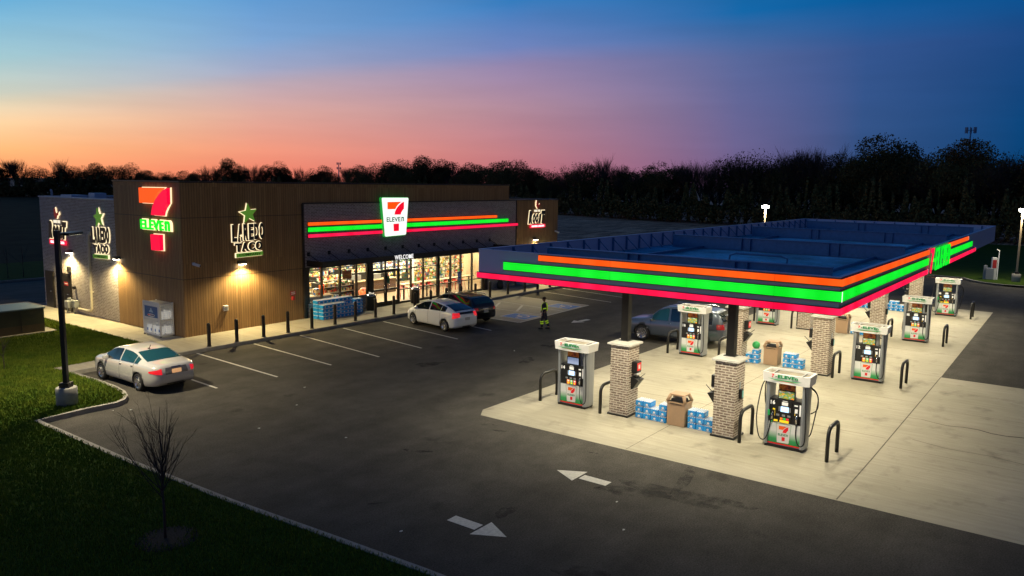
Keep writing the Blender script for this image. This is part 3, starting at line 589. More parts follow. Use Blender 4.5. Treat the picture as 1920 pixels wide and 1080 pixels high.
s = empty('shop_sign', (34.5, Y0 - .1, 5.65), 0, 'white tapered lit sign with orange and red numeral over the striped brick front', 'sign')
kz = 2.33 / 277; seven(s, frame((0, 0, 0), (1, 0, 0), (0, 0, 1)), 2.26 / 187, kz, .2, em('sign_or', (1, .075, 0), 1.0), em('sign_rd', (.85, 0, .02), .95), em('sign_gr', (0, .16, .05), .6), (M_wsign, M_gborder))
s = empty('numeral_sign', (X0, 36.85, 5.8), 0, 'tall glowing numeral seven sign with green lettering on the wood tower side', 'sign')
seven(s, frame((0, 0, 0), (0, -1, 0), (0, 0, 1)), 2.6 / 120, 3.05 / 214, .26, em('sign_or2', (1, .09, .005), 1.0), em('sign_rd2', (1, .0, .045), .95), em('sign_gr2', (.0, .85, .02), 1.0), halo=2.2, bold=.03)
def star_pts(r, cx=0, cy=0, rot=90): return [(cx + (r if i % 2 == 0 else r * .42) * math.cos(R(rot + i * 36)), cy + (r if i % 2 == 0 else r * .42) * math.sin(R(rot + i * 36))) for i in range(10)]
def laredo(loc, right, label):   # about 1.95 wide, 2.5 tall
    s = empty('taco_sign', loc, 0, label, 'sign'); Mx = frame((0, 0, 0), right, (0, 0, 1)); T = lambda x, z, d=0: Mx @ Matrix.Translation((x, z, d))
    for k, (mt, bo, dd, zz, nm) in enumerate(((M_halo, .07, .02, .02, 'halo_light'), (M_blackp, .045, .04, .075, 'lettering'))):
        b = MB(); g = .03 if k == 0 else 0
        for ch, x, h, z in (('L', -.82, .86, .03), ('A', -.5, .86, .03), ('R', -.16, .84, .06), ('E', .16, .84, .06), ('D', .47, .82, .08), ('O', .8, .82, .1)): b.text(ch, h + 2 * g, mt, T(x, z, zz), dd, bo, .27 + 2 * g)
        for ch, x in (('T', -.62), ('A', -.24), ('C', .17), ('O', .6)): b.text(ch, .44 + 2 * g, mt, T(x, -.68 + (x * .04), zz), dd, bo, .38 + 2 * g)
        b.build(nm, s)
    b = MB(); b.prism([(x, z) for x, z in star_pts(.52, 0, 1.0, 97)], .1, .16, M_star, Mx); b.build('star', s); b = MB(); b.prism(star_pts(.565, 0, 1.0, 97), .02, .04, M_halo, Mx); b.build('halo_light', s)
    b = MB(); b.prism([(-.78, -1.2), (.78, -1.16), (.78, -.96), (-.78, -1.0)], .1, .15, M_star, Mx); b.build('banner', s); b = MB(); b.prism([(-.81, -1.225), (.81, -1.185), (.81, -.935), (-.81, -.975)], .02, .04, M_halo, Mx); b.build('halo_light', s)
    b = MB(); b.text('COMPANY', .12, M_blackp, T(0, -1.08, .155), .004, .02, 1.3); b.build('small_lettering', s); b = MB(); b.prism(star_pts(.1, -.5, -.1), .16, .165, M_halo, Mx); b.build('letter_star', s)
    return s
laredo((24.2, Y0 - .0, 5.05), (1, 0, 0), 'backlit black taco sign with green star on the wood front wall')
laredo((X0 + .03, 42.65, 4.65), (0, -1, 0), 'backlit black taco sign with green star on the brick side wall')
def roost(loc, right, label):
    s = empty('chicken_sign', loc, 0, label, 'sign'); Mx = frame((0, 0, 0), right, (0, 0, 1)); T = lambda x, z, d=0: Mx @ Matrix.Translation((x, z, d))
    for k, (mt, bo, dd, zz, nm) in enumerate(((M_halo, .12, .02, .02, 'halo_light'), (M_blackp, .085, .04, .075, 'lettering'))):
        b = MB(); g = .045 if k == 0 else 0
        for ch, x, h, w in (('R', -.92, 1.0, .46), ('O', -.43, .7, .36), ('O', -.03, .7, .36), ('S', .37, .74, .34), ('T', .82, 1.0, .52)): b.text(ch, h + 2 * g, mt, T(x, (.0 if h > .8 else -.1), zz), dd, bo, w + 2 * g, .3)
        if k: b.text('RAISE THE', .17, em('cream_letters', (1, .9, .7), .8), T(-.02, .49, zz), .03, .02, .8)
        b.build(nm, s)
    b = MB(); b.text('ROOST', .1, M_logo_r, T(3, 3, 0), .01, 0, .1) if False else None
    b.box(-1.0, 1.05, -.82, -.56, .08, .13, em('banner_red', (1, .01, .06), .9), Mx); b.build('banner', s)
    b = MB(); b.text('CHICKEN & BISCUITS', .14, em('banner_white', (1, .95, .95), 1.6), T(.02, -.69, .135), .006, .03, 1.7); b.build('small_lettering', s)
    rp = [(-.05, .0), (.06, .02), (.12, .16), (.3, .26), (.26, .42), (.18, .34), (.02, .34), (-.06, .46), (-.06, .58), (-.12, .66), (-.2, .6), (-.18, .5), (-.26, .46), (-.2, .4), (-.24, .24), (-.14, .1)]
    b = MB(); b.prism([(x + .02, z * .9 + .67) for x, z in rp], .1, .14, mat('rooster_red', (.3, .02, .02), .5, 0, (.5, .03, .02), .2), Mx); b.build('rooster', s); b = MB(); b.prism([(x * 1.2 + .02, z * 1.03 + .64) for x, z in rp], .03, .05, M_halo, Mx); b.box(-.45, .5, .61, .635, .05, .09, M_blackp, Mx); b.build('halo_light', s)
roost((50.15, Y0 + .05, 5.2), (1, 0, 0), 'backlit rooster sign with red banner on the far right wood wall')
roost((X0 + .03, 47.6, 4.75), (0, -1, 0), 'backlit rooster sign with red banner on the brick side wall')
# ================================================================== FUEL CANOPY
cx0, cx1, cy0, cy1, cz0, cz1 = 20.37, 56.9, 4.96, 16.5, 4.66, 5.58
ROWX = [23.35, 33.85, 44.3, 54.8]; PY = (12.46, 8.76)
can = empty('fuel_canopy', (cx0, cy0, 0), 0, 'wide flat fuel canopy with grey fascia and glowing orange, green and red stripes', 'canopy'); co = (-cx0, -cy0, 0)
cp = lambda mb, name, label=None: tag(mb.build(name, can, co), label)
b = MB(); t_ = .06
b.box(cx0, cx0 + t_, cy0, cy1, cz0, cz1, M_fascia); b.box(cx1 - t_, cx1, cy0, cy1, cz0, cz1, M_fascia); b.box(cx0 + t_, cx1 - t_, cy0, cy0 + t_, cz0, cz1, M_fascia); b.box(cx0 + t_, cx1 - t_, cy1 - t_, cy1, cz0, cz1, M_fascia); cp(b, 'fascia')
b = MB(); b.box(cx0 - .02, cx0 + .1, cy0 - .02, cy1 + .02, cz1, cz1 + .02, M_fascia); b.box(cx1 - .1, cx1 + .02, cy0 - .02, cy1 + .02, cz1, cz1 + .02, M_fascia); b.box(cx0 + .1, cx1 - .1, cy0 - .02, cy0 + .1, cz1, cz1 + .02, M_fascia); b.box(cx0 + .1, cx1 - .1, cy1 - .1, cy1 + .02, cz1, cz1 + .02, M_fascia); cp(b, 'top_trim')
b = MB(); b.box(cx0 + t_, cx1 - t_, cy0 + t_, cy1 - t_, cz0 + .0, cz0 + .04, M_soffit); cp(b, 'soffit')
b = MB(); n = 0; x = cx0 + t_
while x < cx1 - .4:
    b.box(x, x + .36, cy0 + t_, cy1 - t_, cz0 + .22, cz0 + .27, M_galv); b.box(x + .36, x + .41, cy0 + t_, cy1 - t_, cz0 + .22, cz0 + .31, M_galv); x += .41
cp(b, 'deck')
for side in (0, 1):
    y = cy0 + t_ if side == 0 else cy1 - t_; s = 1 if side == 0 else -1
    for i in range(31):
        b = MB(); x = cx0 + .6 + i * 1.19; b.box(x, x + .06, min(y, y + s * .07), max(y, y + s * .07), cz0 + .32, cz1 - .02, M_galvd); b.tube([(x + .03, y + s * .06, cz1 - .1), (x + .03, y + s * .6, cz0 + .33)], .02, M_galvd, 4); cp(b, 'stiffener')
for side in (0, 1):
    x = cx0 + t_ if side == 0 else cx1 - t_; s = 1 if side == 0 else -1
    for i in range(9):
        b = MB(); y = cy0 + .7 + i * 1.25; b.box(min(x, x + s * .07), max(x, x + s * .07), y, y + .06, cz0 + .32, cz1 - .02, M_galvd); b.tube([(x + s * .06, y + .03, cz1 - .1), (x + s * .6, y + .03, cz0 + .33)], .02, M_galvd, 4); cp(b, 'stiffener')
for rx in ROWX:
    b = MB(); h0, h1 = cz0 + .315, cz1 - .04
    b.box(rx - .13, rx + .13, cy0 + .95, cy1 - .75, h1 - .025, h1, M_galvd); b.box(rx - .13, rx + .13, cy0 + .95, cy1 - .75, h0, h0 + .025, M_galvd); b.box(rx - .01, rx + .01, cy0 + .95, cy1 - .75, h0 + .025, h1 - .025, M_galvd)
    for py in PY: b.box(rx - .12, rx + .12, py - .01, py + .01, h0 + .025, h1 - .025, M_galvd); b.box(rx - .12, rx + .12, py - .4, py - .38, h0 + .025, h1 - .025, M_galvd)
    cp(b, 'cross_beam')
    for py in PY:
        b = MB(); b.box(rx - .125, rx + .125, py - .125, py + .125, 2.56, cz0 + .0, M_black); b.box(rx - .18, rx + .18, py - .18, py + .18, 2.56, 2.58, M_black); cp(b, 'steel_column')
for py in (7.0, 14.3):
    b = MB(); b.box(cx0 + .5, cx1 - .5, py - .05, py + .05, cz0 + .315, cz0 + .42, M_galvd); cp(b, 'purlin')
b = MB(); b.tube([(cx0 + 3.5, 9.2, cz1 - .3), (cx0 + 3.6, 9.2, cz1 + .05), (cx0 + 3.6, 9.0, cz1 + .12), (cx0 + 3.6, 7.6, cz1 + .12), (cx0 + 3.6, 7.4, cz1 + .05), (cx0 + 3.5, 7.4, cz1 - .3)], .03, M_galvd, 6); cp(b, 'hatch_rail')
def cstripe(nm, z0, z1, yl, xr, mt, segs):
    b = MB(); b.box(cx0 - .085, cx0 - .005, cy0 - .085, yl, z0, z1, mt)
    for a, c in segs: b.box(a, c, cy0 - .085, cy0 - .005, z0, z1, mt)
    cp(b, 'light_strip', 'glowing %s stripe along the canopy edge' % nm)
    b = MB(); b.box(cx0 - .05, cx0 - .003, cy0 - .04, yl + .03, z0 - .02, z1 + .02, M_black)
    for a, c in segs: b.box(a + .01, c + .03, cy0 - .05, cy0 - .003, z0 - .02, z1 + .02, M_black)
    cp(b, 'strip_tray')
seg = lambda e: [(cx0 - .005, 32.7), (37.9, e)]
cstripe('orange', 5.375, 5.545, 14.02, 43.7, M_or, seg(43.7)); cstripe('green', 4.99, 5.235, 15.4, 45.3, M_gr, seg(45.3)); cstripe('red', 4.645, 4.81, 16.52, 46.9, M_rd, seg(46.9))
b = MB(); Mx = frame((33.3, cy0 - .1, 5.1), (1, 0, 0), (0, 0, 1)); b.text('7', .95, M_rd, Mx, .04, .02, .6); cp(b, 'numeral')
b = MB(); b.box(33.72, 33.95, cy0 - .17, cy0 - .03, 5.02, 5.14, M_gr)
for i, ch in enumerate('ELEVEn'): b.text(ch, .86, M_gr, frame((34.35 + i * .63, cy0 - .1, 5.1), (1, 0, 0), (0, 0, 1)), .04, .012, .42)
cp(b, 'lettering')
b = MB(); b.box(cx0 - .1, cx0 - .086, cy0 - .1, cy0 - .086, 4.98, 5.245, M_glint); cp(b, 'corner_glint')  # glint of LED light leaking at the corner, added as a glowing sliver
for x_, z0_, z1_ in ((43.71, 5.375, 5.545), (46.91, 4.645, 4.81), (32.71, 4.645, 4.81)): b = MB(); b.box(x_, x_ + .05, cy0 - .08, cy0 - .02, z0_, z1_, M_stick if False else M_glint); cp(b, 'strip_end')  # strip ends painted with the same white LED glow
M_cl2 = em('canopy_lens', (1, .94, .78), 12)
for rx in (21.3, 26.0, 31.2, 36.3, 41.4, 46.8, 51.9, 55.6):
    for ry in (6.6, 10.7, 14.8):
        b = MB(); b.box(rx - .2, rx + .2, ry - .2, ry + .2, cz0 - .03, cz0 - .002, M_cl2); cp(b, 'canopy_light')
        lamp('canopy_lamp', 'SPOT', (rx - cx0, ry - cy0, cz0 - .06), 850, (1, .90, .66), can, .18, spot=R(160), blend=.8)
# ---- brick piers
def make_pier():
    e = empty('brick_pier', (0, 0, 0)); b = MB(); b.box(-.37, .37, -.34, .34, .06, 2.44, M_brick); b.build('brick_shaft', e)
    b = MB(); b.add([(-.46, -.43, 2.44), (.46, -.43, 2.44), (.46, .43, 2.44), (-.46, .43, 2.44), (-.46, -.43, 2.5), (.46, -.43, 2.5), (.46, .43, 2.5), (-.46, .43, 2.5), (-.2, -.2, 2.56), (.2, -.2, 2.56), (.2, .2, 2.56), (-.2, .2, 2.56)],
        [(0, 3, 2, 1), (0, 1, 5, 4), (1, 2, 6, 5), (2, 3, 7, 6), (3, 0, 4, 7), (4, 5, 9, 8), (5, 6, 10, 9), (6, 7, 11, 10), (7, 4, 8, 11), (8, 9, 10, 11)], M_cap); b.build('stone_cap', e)
    b = MB(); b.box(-.42, .42, -.39, .39, .006, .06, M_black); b.build('base_trim', e); return e
pier0 = make_pier(); k = 0; SIDE = ['left', 'right']
ROWN = ['nearest pump island', 'second nearest pump island', 'third nearest pump island', 'farthest pump island']
for i, rx in enumerate(ROWX):
    for j, py in enumerate(PY):
        o = pier0 if k == 0 else copy_tree(pier0); k += 1; o.location = (rx - .02, py, 0)
        tag(o, 'tan brick canopy pier with pale cap, %s one on the %s' % (SIDE[j], ROWN[i]), 'pier', 'brick piers under the canopy')
# ---- towel / squeegee dispensers on the piers' inner faces
def make_disp():
    e = empty('towel_dispenser', (0, 0, 0)); b = MB()    # mounted at local y=0 plane, sticks out to -y
    b.bbox(-.18, .18, -.2, 0, .55, .95, M_blackp, .035); b.build('towel_box', e)
    b = MB(); b.box(-.13, .13, -.206, -.201, .64, .9, em('red_panel', (.9, .03, .03), .4)); b.box(-.06, .06, -.209, -.2065, .7, .84, M_white); b.build('red_label', e)
    b = MB(); b.add([(-.17, -.06, 0), (.17, -.06, 0), (.17, 0, 0), (-.17, 0, 0), (-.2, -.3, .34), (.2, -.3, .34), (.2, 0, .42), (-.2, 0, .42)], [(0, 3, 2, 1), (0, 1, 5, 4), (1, 2, 6, 5), (2, 3, 7, 6), (3, 0, 4, 7), (4, 5, 6, 7)], M_blackp); b.build('water_bucket', e)
    b = MB(); b.tube([(.05, -.12, .3), (.02, -.42, .56)], .012, M_blackp, 6); b.box(-.1, .14, -.15, -.09, .38, .43, M_blackp); b.build('squeegee', e); b = MB(); b.box(-.12, .12, -.2, -.1, .5, .548, M_white); b.build('paper_towel', e); return e
disp0 = make_disp(); k = 0
for i, rx in enumerate(ROWX):
    for j, py in enumerate(PY):
        o = disp0 if k == 0 else copy_tree(disp0); k += 1; s = -1 if j == 0 else 1
        o.location = (rx, py + s * .341, .95); o.rotation_euler = (0, 0, 0 if j == 0 else math.pi)
        tag(o, 'black towel and squeegee dispenser on the %s brick pier of the %s' % (SIDE[j], ROWN[i]), 'dispenser', 'window washing stations on the piers')
for i in (0, 1, 2):
    b = MB(); e = empty('phone_box', (ROWX[i] - .02, PY[1] - .341, 1.25), 0, 'small black emergency stop box on the right pier of the ' + ROWN[i], 'box', 'emergency stop boxes'); b.bbox(-.08, .08, -.1, 0, 0, .3, M_blackp, .02); b.build('housing', e); b = MB(); b.box(-.06, .06, -.106, -.101, .04, .26, mat('teal_label', (.1, .4, .4), .4)); b.box(-.07, .07, -.012, -.001, .3, .52, M_silver); b.build('notice_plate', e)
# ---- pumps.  local: front faces -x, viewer's left is +y
def grad_panel():
    n = NB('green_fade_panel'); tcn = n.node('ShaderNodeTexCoord'); o = n.sep(tcn.outputs['Object']); cr = n.node('ShaderNodeValToRGB'); n.L(n.mr(o[2], .12, .78, 0, 1), cr.inputs[0]); e = cr.color_ramp
    e.elements[0].position = 0; e.elements[0].color = (.01, .26, .06, 1); e.elements[1].position = .62; e.elements[1].color = (.82, .83, .8, 1); q = e.elements.new(.25); q.color = (.05, .36, .12, 1)
    return n.base(cr.outputs[0], .35, .4)
M_grad = grad_panel()
def ad_mat(name, cols, es):
    n = NB(name); tcn = n.node('ShaderNodeTexCoord'); a = n.noise(n.scale(tcn.outputs['Object'], (1, 5, 11)), 1.6, 3)
    cr = n.node('ShaderNodeValToRGB'); n.L(n.mr(a, .32, .68, 0, 1), cr.inputs[0]); e = cr.color_ramp
    while len(e.elements) < len(cols): e.elements.new(.5)
    for i, c in enumerate(cols): e.elements[i].position = i / (len(cols) - 1)
    for i, c in enumerate(cols): e.elements[i].color = c + (1,)
    n.L(cr.outputs[0], n.b.inputs['Emission Color']); n.b.inputs['Emission Strength'].default_value = es
    return n.base(cr.outputs[0], .3, .5)
M_ad1 = ad_mat('poster_brown', [(.05, .02, .01), (.25, .04, .02), (.45, .16, .02), (.12, .03, .01)], .12)
M_ad2 = ad_mat('poster_food', [(.75, .75, .7), (.25, .3, .32), (.1, .35, .05), (.8, .4, .04), (.85, .1, .03)], .25)
M_ad3 = mat('dim_screen', (.25, .3, .42), .25, 0, (.35, .45, .75), .35)
M_screen = em('blue_screen', (.5, .72, 1), 1.25); M_stick = mat('sticker_white', (.75, .73, .68), .5, 0, (1, .98, .9), .25)
bo_, bg_, br_, by_ = [mat('btn_' + c, v, .4, 0, v, .5) for c, v in (('orange', (.85, .2, .02)), ('green', (.02, .45, .1)), ('red', (.75, .02, .04)), ('yellow', (.85, .6, .02)))]
def make_pump(diesel, adscreen):
    e = empty('fuel_pump', (0, 0, 0)); P = lambda mb, nm, pa=None: mb.build(nm, pa or e)
    b = MB(); b.bbox(-.27, .27, -.56, .56, .006, .09, M_black, .015); P(b, 'base')
    for s in (1, -1):
        b = MB(); pts = [(-.29, 0), (-.29, .06), (-.24, .12), (-.1, .145), (.1, .145), (.24, .12), (.29, .06), (.29, 0)]
        b.prism([(x, s * (.48 + y)) for x, y in pts], .09, 2.02, M_silver); P(b, 'side_column')
    b = MB(); b.box(-.235, .235, -.48, .48, .09, .8, M_silver); b.box(-.225, .225, -.48, .48, .8, 1.5, M_blackp); b.box(-.12, .12, -.34, .26, 1.5, 2.0, M_silver) if not diesel else b.box(-.1, .1, -.22, .22, 1.5, 1.56, M_silver); P(b, 'cabinet')
    b = MB()     # header with bowed front
    N = 10; fr = [(-.33 - .09 * math.cos(math.pi * (i / N - .5)), -.68 + 1.36 * i / N) for i in range(N + 1)]; bk = [(-x, y) for x, y in fr][::-1]
    b.prism(fr + bk, 2.02, 2.07, M_white)
    ring = fr + bk; m = len(ring); vs = [(x, y, 2.07) for x, y in ring] + [(x * 1.06, y * 1.03, 2.31) for x, y in ring] + [(x * .9, y * .93, 2.31) for x, y in ring] + [(x * .9, y * .93, 2.24) for x, y in ring]
    b.add(vs, [(k_ * m + i, k_ * m + (i + 1) % m, (k_ + 1) * m + (i + 1) % m, (k_ + 1) * m + i) for k_ in range(3) for i in range(m)], M_white)
    b.add([(x * .9, y * .93, 2.242) for x, y in ring], [tuple(range(m))], mat('header_tray', (.3, .26, .19), .7, noise=.25, nscale=4))
    for y in (-.42, .42): b.box(-.33, .33, y - .02, y + .02, 2.245, 2.25, M_blackp); b.box(-.33, .33, y + .03, y + .05, 2.245, 2.262, M_white)
    h = P(b, 'header')
    for sx, M0 in ((-1, frame((-.450, 0, 2.238), (0, -1, 0), (0, 0, 1))), (1, frame((.450, 0, 2.238), (0, 1, 0), (0, 0, 1)))):
        b = MB(); b.text('7', .105, M_logo_r, M0 @ Matrix.Translation((-.36, 0, 0)), .006, .04, .07); b.text('-ELEVEn', .095, M_logo_g, M0 @ Matrix.Translation((.04, 0, 0)), .006, .045, .66); b.build('lettering', h)
        b = MB(); b.add([(-.5, -.082, -.008), (-.3, -.13, -.014), (.3, -.13, -.014), (.5, -.082, -.008), (.3, -.098, -.012), (-.3, -.098, -.012)], [tuple(range(6))], mat('swoosh_green', (.03, .4, .14), .4), M0)
        b.add([(-.44, -.124, -.013), (0, -.148, -.016), (.44, -.124, -.013), (0, -.139, -.016)], [(0, 1, 2, 3)], M_logo_r, M0); b.build('swoosh', h)
    # front skins
    b = MB(); b.box(-.245, -.236, -.47, .47, .15, .78, M_grad); b.box(-.2455, -.236, -.47, .47, .11, .15, M_logo_r); lp = P(b, 'lower_panel')
    lg = empty('x', (0, 0, 0)); bpy.data.objects.remove(lg)
    k7 = .42 / 277; M0 = frame((-.247, .02, .47), (0, -1, 0), (0, 0, 1)); tmp = lp
    seven(tmp, M0, .44 / 187, .58 / 277, .004, M_logo_o, M_logo_r, M_logo_g, (M_white, M_logo_g), dz=.0015)
    b = MB(); b.box(-.24, -.226, -.47, .47, .8, 1.47, M_blackp); b.bbox(-.27, -.24, -.2, .22, .9, 1.5, M_black, .012); cpn = P(b, 'control_panel')
    b = MB(); b.box(-.276, -.271, -.11, .13, 1.14, 1.3, M_screen); b.build('screen', cpn)
    def st(*a): b = MB(); b.box(*a); b.build('sticker', cpn)
    st(-.276, -.271, -.08, .1, 1.34, 1.44, M_stick); st(-.276, -.271, -.06, .08, 1.46, 1.48, M_stick)
    for y in (.17, -.15): st(-.276, -.271, y - .015, y + .02, 1.15, 1.29, M_silver)
    st(-.246, -.2405, -.36, -.28, 1.12, 1.28, M_stick); st(-.247, -.2405, -.36, -.28, 1.08, 1.14, by_); st(-.246, -.2405, -.455, -.41, 1.08, 1.42, M_stick); st(-.246, -.2405, -.36, -.26, 1.36, 1.4, M_stick)
    for y in (.2, .03, -.13): st(-.278, -.271, y - .04, y + .05, 1.0, 1.06, M_silver)
    if diesel: st(-.246, -.2405, .3, .37, .98, 1.2, by_)
    b = MB()
    if diesel:
        for y, mt in ((.09, bo_), (.0, bg_), (-.09, br_)): b.box(-.279, -.271, y - .035, y + .04, .9, .96, mt)
        b.box(-.279, -.271, -.13, .14, .81, .885, by_); b.box(-.279, -.271, .2, .32, .82, .88, by_)
    else:
        for y, mt in ((.13, bo_), (.0, bg_), (-.13, br_)):
            b.box(-.281, -.271, y - .055, y + .06, .815, .975, mt); b.box(-.284, -.2812, y - .035, y + .035, .91, .965, M_stick); b.add([(-.2845, y + .035 * math.cos(a * 1.047), .86 + .035 * math.sin(a * 1.047)) for a in range(6)], [(5, 4, 3, 2, 1, 0)], by_)
    b.build('grade_button', cpn)
    # display in the open upper half
    b = MB(); b.box(-.2, -.13, -.25, .25, 1.5, 1.78, M_black); b.box(-.19, -.14, -.24, .24, 1.78, 1.98, M_black); dsp = P(b, 'display_frame')
    b = MB(); b.box(-.205, -.201, -.225, .225, 1.53, 1.76, M_ad3 if adscreen == 0 else M_ad2); b.build('video_screen', dsp); b = MB(); b.box(-.195, -.191, -.23, .23, 1.795, 1.975, M_ad1); b.build('poster', dsp)
    # nozzles and hoses
    def nozzle(y, body, sleeve):
        b = MB(); b.bbox(-.3, -.241, y - .055, y + .055, .86, 1.16, M_black, .015); ho = P(b, 'nozzle_boot')
        b = MB(); b.tube([(-.31, y, .84), (-.34, y, .95), (-.345, y - .01, 1.05), (-.3, y - .01, 1.13)], [.022, .03, .028, .014], body, 8); b.tube([(-.34, y + .0, .92), (-.385, y, .97), (-.38, y, 1.06)], .009, M_chrome, 6); b.tube([(-.3, y, .78), (-.31, y, .86)], .024, sleeve, 8); b.build('nozzle', ho)
    def hose(pts, nm='hose'):
        # smooth with Catmull-Rom
        P_ = [Vector(p) for p in pts]; Q = []
        for i in range(len(P_) - 1):
            a, b_, c, d = P_[max(i - 1, 0)], P_[i], P_[i + 1], P_[min(i + 2, len(P_) - 1)]
            for q in range(8):
                u = q / 8; Q.append(.5 * ((2 * b_) + (-a + c) * u + (2 * a - 5 * b_ + 4 * c - d) * u * u + (-a + 3 * b_ - 3 * c + d) * u ** 3))
        Q.append(P_[-1]); b = MB(); b.tube(Q, .017, M_rubber, 6); P(b, nm)
    nozzle(-.36, M_chrome, M_blackp); hose([(-.3, -.36, .79), (-.33, -.37, .5), (-.36, -.45, .26), (-.36, -.56, .22), (-.36, -.64, .42), (-.34, -.62, 1.2), (-.31, -.57, 1.85), (-.28, -.56, 1.96)])
    if diesel:
        nozzle(.36, M_chrome, mat('green_grip', (.02, .4, .1), .5)); b = MB(); b.bbox(-.36, -.3, .42, .49, .98, 1.16, MATS['green_grip'], .02); P(b, 'green_nozzle_guard')
        hose([(-.3, .4, .84), (-.32, .44, .5), (-.34, .55, .22), (-.34, .72, .3), (-.33, .82, .9), (-.3, .74, 1.7), (-.2, .66, 2.0), (-.1, .62, 1.9), (-.05, .63, 1.3)])
        hose([(.1, .63, 1.95), (.12, .74, 1.85), (.1, .72, 1.3), (.1, .64, 1.1)]); hose([(.0, -.63, 1.95), (-.02, -.78, 1.85), (0, -.86, 1.6), (0, -.8, 1.1), (0, -.72, .6), (0, -.66, .45)]); hose([(.1, -.63, 1.9), (.12, -.8, 1.7), (.12, -.82, 1.3), (.1, -.64, 1.12)])
    else: hose([(.3, .5, 1.9), (.32, .66, 1.2), (.32, .7, .5), (.3, .55, .25), (.3, .36, .7)])
    b = MB(); b.box(.236, .245, -.47, .47, .11, .78, M_grad); b.box(.226, .24, -.47, .47, .8, 1.47, M_blackp); P(b, 'rear_panel'); return e
pA, pB, pC = make_pump(True, 1), make_pump(False, 1), make_pump(False, 0)
def put_pump(src, first, x, y, num, label):
    o = src if first else copy_tree(src); o.location = (x, y, .0); tag(o, label, 'fuel pump', 'fuel pumps under the canopy')
    b = MB(); b.text(num, .125, M_stick, frame((-.2405, .38 if len(num) > 1 else .4, 1.38), (0, -1, 0), (0, 0, 1)), .006, .045); b.build('pump_number', o)
put_pump(pA, True, ROWX[0] + .02, 6.93, '16', 'fuel pump numbered 16 with green diesel nozzle, nearest on the right')
put_pump(pC, True, ROWX[0] - .23, 14.27, '14', 'fuel pump numbered 14 with bluish blank screen, nearest on the left')
put_pump(pB, True, ROWX[1], 6.93, '12', 'fuel pump numbered 12 on the right end of the second island')
put_pump(pB, False, ROWX[1] - .1, 14.5, '10', 'fuel pump numbered 10 standing in front of the grey sport utility vehicle')
put_pump(pB, False, ROWX[2] + .1, 6.95, '8', 'fuel pump numbered 8 on the right end of the third island')
put_pump(pB, False, ROWX[2] - .1, 14.55, '6', 'fuel pump whose top is hidden by the red canopy stripe')
put_pump(pA, False, ROWX[3] + .1, 7.0, '4', 'farthest visible fuel pump, numbered 4, with hoses on both sides')
# ---- hoop guards
def make_hoop():
    b = MB(); r, R0, H = .056, .26, .98; pts = [(-.54, 0, .0), (-.54, 0, H - R0)] + [(-.54 + R0 - R0 * math.cos(a), 0, H - R0 + R0 * math.sin(a)) for a in [R(15 * i) for i in range(1, 7)]] + [(.54 - R0 + R0 * math.sin(a), 0, H - R0 + R0 * math.cos(a)) for a in [R(15 * i) for i in range(0, 6)]] + [(.54, 0, H - R0), (.54, 0, 0)]
    b.tube(pts, r, M_black, 12); return b.build('hoop_guard')
hoop0 = make_hoop(); k = 0; HN = ['outer left', 'inner left', 'inner right', 'outer right']
for i, rx in enumerate(ROWX):
    for j, y in enumerate((15.55, 13.07, 8.17, 5.58)):
        o = hoop0 if k == 0 else hoop0.copy()
        if k: COL.objects.link(o)
        k += 1; o.location = (rx - .02 + (.02 * ((i * 3 + j) % 3)), y, 0); tag(o, 'black steel hoop guard, %s one on the %s' % (HN[j], ROWN[i]), 'bollard', 'hoop guards around the pumps')
# ---- tan bins
def make_bin():
    e = empty('litter_bin', (0, 0, 0)); b = MB(); b.add([(-.27, -.3, .02), (.27, -.3, .02), (.27, .3, .02), (-.27, .3, .02), (-.28, -.31, .74), (.28, -.31, .74), (.28, .31, .74), (-.28, .31, .74)], [(0, 3, 2, 1), (0, 1, 5, 4), (1, 2, 6, 5), (2, 3, 7, 6), (3, 0, 4, 7), (4, 5, 6, 7)], M_tan)
    b.box(-.295, .295, -.325, .325, .74, .8, M_tan); b.box(-.302, -.2955, -.2, .2, .745, .765, M_blackp); b.build('bin_body', e)
    b = MB()
    for sx, sy in ((-1, -1), (1, -1), (1, 1), (-1, 1)): b.tube([(sx * .27, sy * .31, .8), (sx * .2, sy * .23, 1.02)], .06, M_tan, 6)
    b.bbox(-.23, .23, -.26, .26, 1.0, 1.06, M_tan, .02); b.build('hood', e); b = MB(); b.bbox(-.2, .2, -.22, .22, .8, .9, M_blackp, .04); b.box(-.24, .24, -.27, .27, .8, .815, M_blackp); b.build('opening', e); return e
bin0 = make_bin()
for i, rx in enumerate(ROWX[:3]):
    o = bin0 if i == 0 else copy_tree(bin0); o.location = (rx + (.03, .35, .0)[i], (10.42, 10.95, 10.5)[i], 0); tag(o, 'tan plastic litter bin with hood between the brick piers of the ' + ROWN[i], 'litter bin', 'tan bins on the islands')
